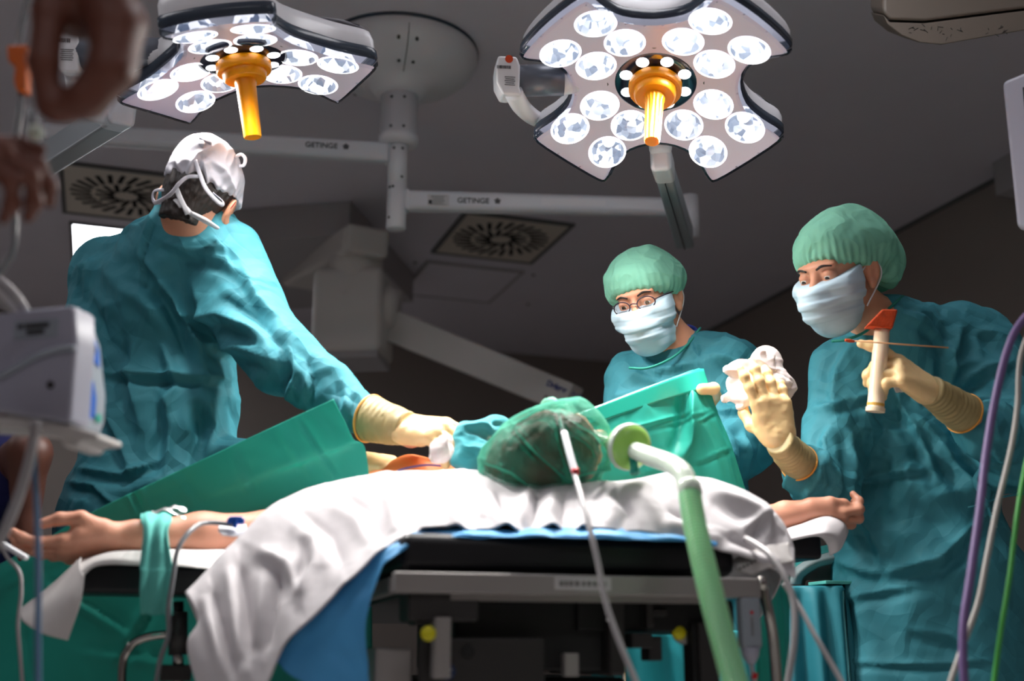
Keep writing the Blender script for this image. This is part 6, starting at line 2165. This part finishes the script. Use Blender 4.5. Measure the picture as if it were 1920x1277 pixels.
# teal towel at the neck and gauze under the surgeon's hand
tp_ = [ell(P(878, 838, 2.26), (.030, .035, .045)), ell(P(905, 806, 2.27), (.040, .035, .018), k=.02), ell(P(868, 860, 2.24), (.018, .03, .025), k=.02), ell(P(930, 800, 2.28), (.030, .03, .014), k=.02), ell(P(900, 850, 2.24), (.03, .03, .03), k=.02)]
tag(solid('neck_towel', tp_, .0032, M['towel'], None, lambda co, nr: (1 - 2 * np.abs(fnoise(co * np.array([20, 20, 34]) + 2, 2))) * .007), 'rumpled teal towel tucked between neck and net cap', 'towel')
g3 = [ell(P(824, 848, 2.17), (.020, .022, .020)), ell(P(836, 832, 2.17), (.014, .018, .016), k=.015)]
tag(solid('gauze', g3, .0026, M['gauze'], None, lambda co, nr: (1 - 2 * np.abs(fnoise(co * 40, 2))) * .004), 'white gauze pressed on the neck under the surgeon glove', 'gauze')
# marker line on the shoulder
MB().tube([P(742, 884, 2.305), P(765, 877, 2.30), P(800, 872, 2.30), P(835, 874, 2.30)], .0022, n=8).build('marker_line', M['purple'], pP, True)

# ---------------------------------------------------------------- hands of the anaesthetist, from the left
YH = 1.15
wb = P(175, -105, YH)
hand_B1 = [ell(P(152, 0, YH + .02), (.052, .045, .044))]
for k, (dx, dy, dz, r) in enumerate(((0, 0, .0, .0150), (14, 4, .018, .0150), (20, 0, .036, .0145), (16, -10, .054, .0130))):
    ch = [(178 + dx, -30, YH + dz), (212 + dx, 40 + dy, YH + dz - .004), (205 + dx * .6, 130 + dy, YH + dz - .006), (160 + dx * .5, 185 + dy, YH + dz - .004), (112 + dx * .4, 204 + dy * .5, YH + dz)]
    ch = [P(*q) for q in ch]
    hand_B1.append(grp([cap(ch[0], ch[1], r * 1.9, r * 1.75, .008), cap(ch[1], ch[2], r * 1.75, r * 1.55, .008), cap(ch[2], ch[3], r * 1.55, r * 1.3, .006), cap(ch[3], ch[4], r * 1.25, r * 1.0, .006)], .010))
hand_B1.append(grp([cap(P(125, -40, YH), P(92, 25, YH - .01), .024, .0185, .01), cap(P(92, 25, YH - .01), P(82, 115, YH - .012), .0180, .0165, .008), cap(P(82, 115, YH - .012), P(90, 195, YH - .004), .0160, .0130, .008)], .014))
wc = P(-150, 250, YH)
hand_B2 = hand(wc, P(20, 290, YH) - wc, V(.15, -.55, .82), 1, ((.25, .7, .5), (.45, .9, .5), (.55, .95, .5), (.6, .9, .5)), .05, ((.7, .65, .1), (.95, .3, .1), (.98, .1, .0)), size=.92)
shB = V(-1.02, 1.0, 1.50)
hB = Head(V(-1.14, .98, 1.74), head_frame(nrm(V(.9, .35, .0))), 1.0)
elB1, elB2 = V(-.86, 1.12, 1.60), V(-.92, 1.12, 1.25)
shB1, shB2 = V(-1.06, 1.14, 1.50), V(-1.10, .80, 1.48)
elB2 = V(-.90, .92, 1.18)
tor = [cap(V(-1.14, .98, 1.36), V(-1.16, .98, 1.0), .14, .135, .05, V(1, 0, 0), .75), cap(shB1, shB2, .07, .07, .05)]
bpB = hB.face() + hB.neck(V(-1.13, .98, 1.50)) + [grp(tor + [cap(shB1, elB1, .052, .042, .03), cap(elB1, wb, .042, .027, .02), cap(shB2, elB2, .052, .042, .03), cap(elB2, wc, .042, .027, .02)] + legs(V(-1.15, .98, .9), side=V(0, 1, 0), fwd=V(1, 0, 0)), .03), grp(hand_B1, .008), grp(hand_B2, .008)]
M['skin_shade'] = mat('skin_tan', srgb(118, 70, 56), .5, sss=.15, var=(12, .08))
pB = body('person', bpB, .0042, M['skin_shade'], 'person at the left edge whose two raised hands hold the drip line')
solid('scrubs', [grp(tor + [cap(shB1, shB1 * .6 + elB1 * .4, .07, .062, .03), cap(shB2, shB2 * .6 + elB2 * .4, .07, .062, .03), cap(V(-1.16, .98, 1.0), V(-1.16, .98, .80), .145, .15, .04, V(1, 0, 0), .75), cap(V(-1.15, .89, .9), V(-1.15, .89, .1), .09, .07, .03), cap(V(-1.15, 1.07, .9), V(-1.15, 1.07, .1), .09, .07, .03)], .03, off=.012)], .012, M['navy_cloth'], pB, gown_post([], 8, .004))
solid('scrub_cap', [hB.e((0, -.018, .03), (.086, .106, .096)), half(hB.L(0, .08, .03), hB.D(0, -.3, -1), .01)], .006, M['navy_cloth'], pB)

# ---------------------------------------------------------------- seated person in navy scrubs behind the pump
hN = Head(P(-40, 700, 2.45), head_frame(nrm(V(.8, -.2, -.2))), 1.0)
bN = V(hN.c[0] - .03, hN.c[1] + .03, 0)
shN = P(42, 770, 2.36)
elN, wrN = P(54, 850, 2.28), P(48, 985, 2.30)
torN = [cap(bN + UP * (hN.c[2] - .30), bN + V(.02, .02, .62), .14, .15, .05, V(1, 0, 0), .8), cap(bN + V(.08, -.05, hN.c[2] - .24), bN + V(-.1, .16, hN.c[2] - .24), .07, .07, .05)]
bpN = hN.face() + hN.neck(bN + UP * (hN.c[2] - .20)) + [grp(torN + [cap(bN + V(.08, -.05, hN.c[2] - .24), elN, .050, .042, .03), cap(elN, wrN, .040, .026, .02), cap(wrN, wrN - UP * .09 + V(.01, 0, 0), .026, .020, .02, V(1, 0, 0), .7),
                                                             cap(bN + V(-.05, 0, .60), bN + V(-.02, -.38, .55), .085, .065, .03), cap(bN + V(-.02, -.38, .55), bN + V(-.02, -.40, .08), .06, .04, .03), cap(bN + V(-.2, .0, .60), bN + V(-.22, -.36, .55), .085, .065, .03), cap(bN + V(-.22, -.36, .55), bN + V(-.22, -.38, .08), .06, .04, .03)], .03)]
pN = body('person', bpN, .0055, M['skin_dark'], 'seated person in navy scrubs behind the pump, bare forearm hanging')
solid('scrubs', [grp(torN + [cap(bN + V(.08, -.05, hN.c[2] - .24), elN * .5 + (bN + V(.08, -.05, hN.c[2] - .24)) * .5, .068, .062, .03), cap(bN + V(-.05, 0, .60), bN + V(-.02, -.38, .55), .10, .08, .03), cap(bN + V(-.02, -.38, .55), bN + V(-.02, -.40, .10), .08, .07, .03), cap(bN + V(-.2, .0, .60), bN + V(-.22, -.36, .55), .10, .08, .03), cap(bN + V(-.22, -.36, .55), bN + V(-.22, -.38, .10), .08, .07, .03)], .03, off=.012)], .012, M['navy_cloth'], pN, gown_post([], 9, .005))
solid('scrub_cap', [hN.e((0, -.018, .03), (.086, .106, .096)), half(hN.L(0, .08, .03), hN.D(0, -.3, -1), .01)], .006, M['navy_cloth'], pN)
sto = thing('stool', (bN[0], bN[1] + .1, 0), 'round stool under the seated person in navy scrubs', 'stool')
MB().lathe((bN[0] - .08, bN[1] + .10, .44), UP, [(.17, 0), (.18, .02), (.18, .05), (.16, .07)], 28).build('seat', M['black'], sto, True)
MB().cyl((bN[0] - .08, bN[1] + .10, .02), (bN[0] - .08, bN[1] + .10, .44), .025).build('post', M['chrome'], sto, True)
MB().lathe((bN[0] - .08, bN[1] + .10, 0), UP, [(.16, 0), (.16, .03), (.05, .05)], 28).build('base', M['dark_metal'], sto, True)
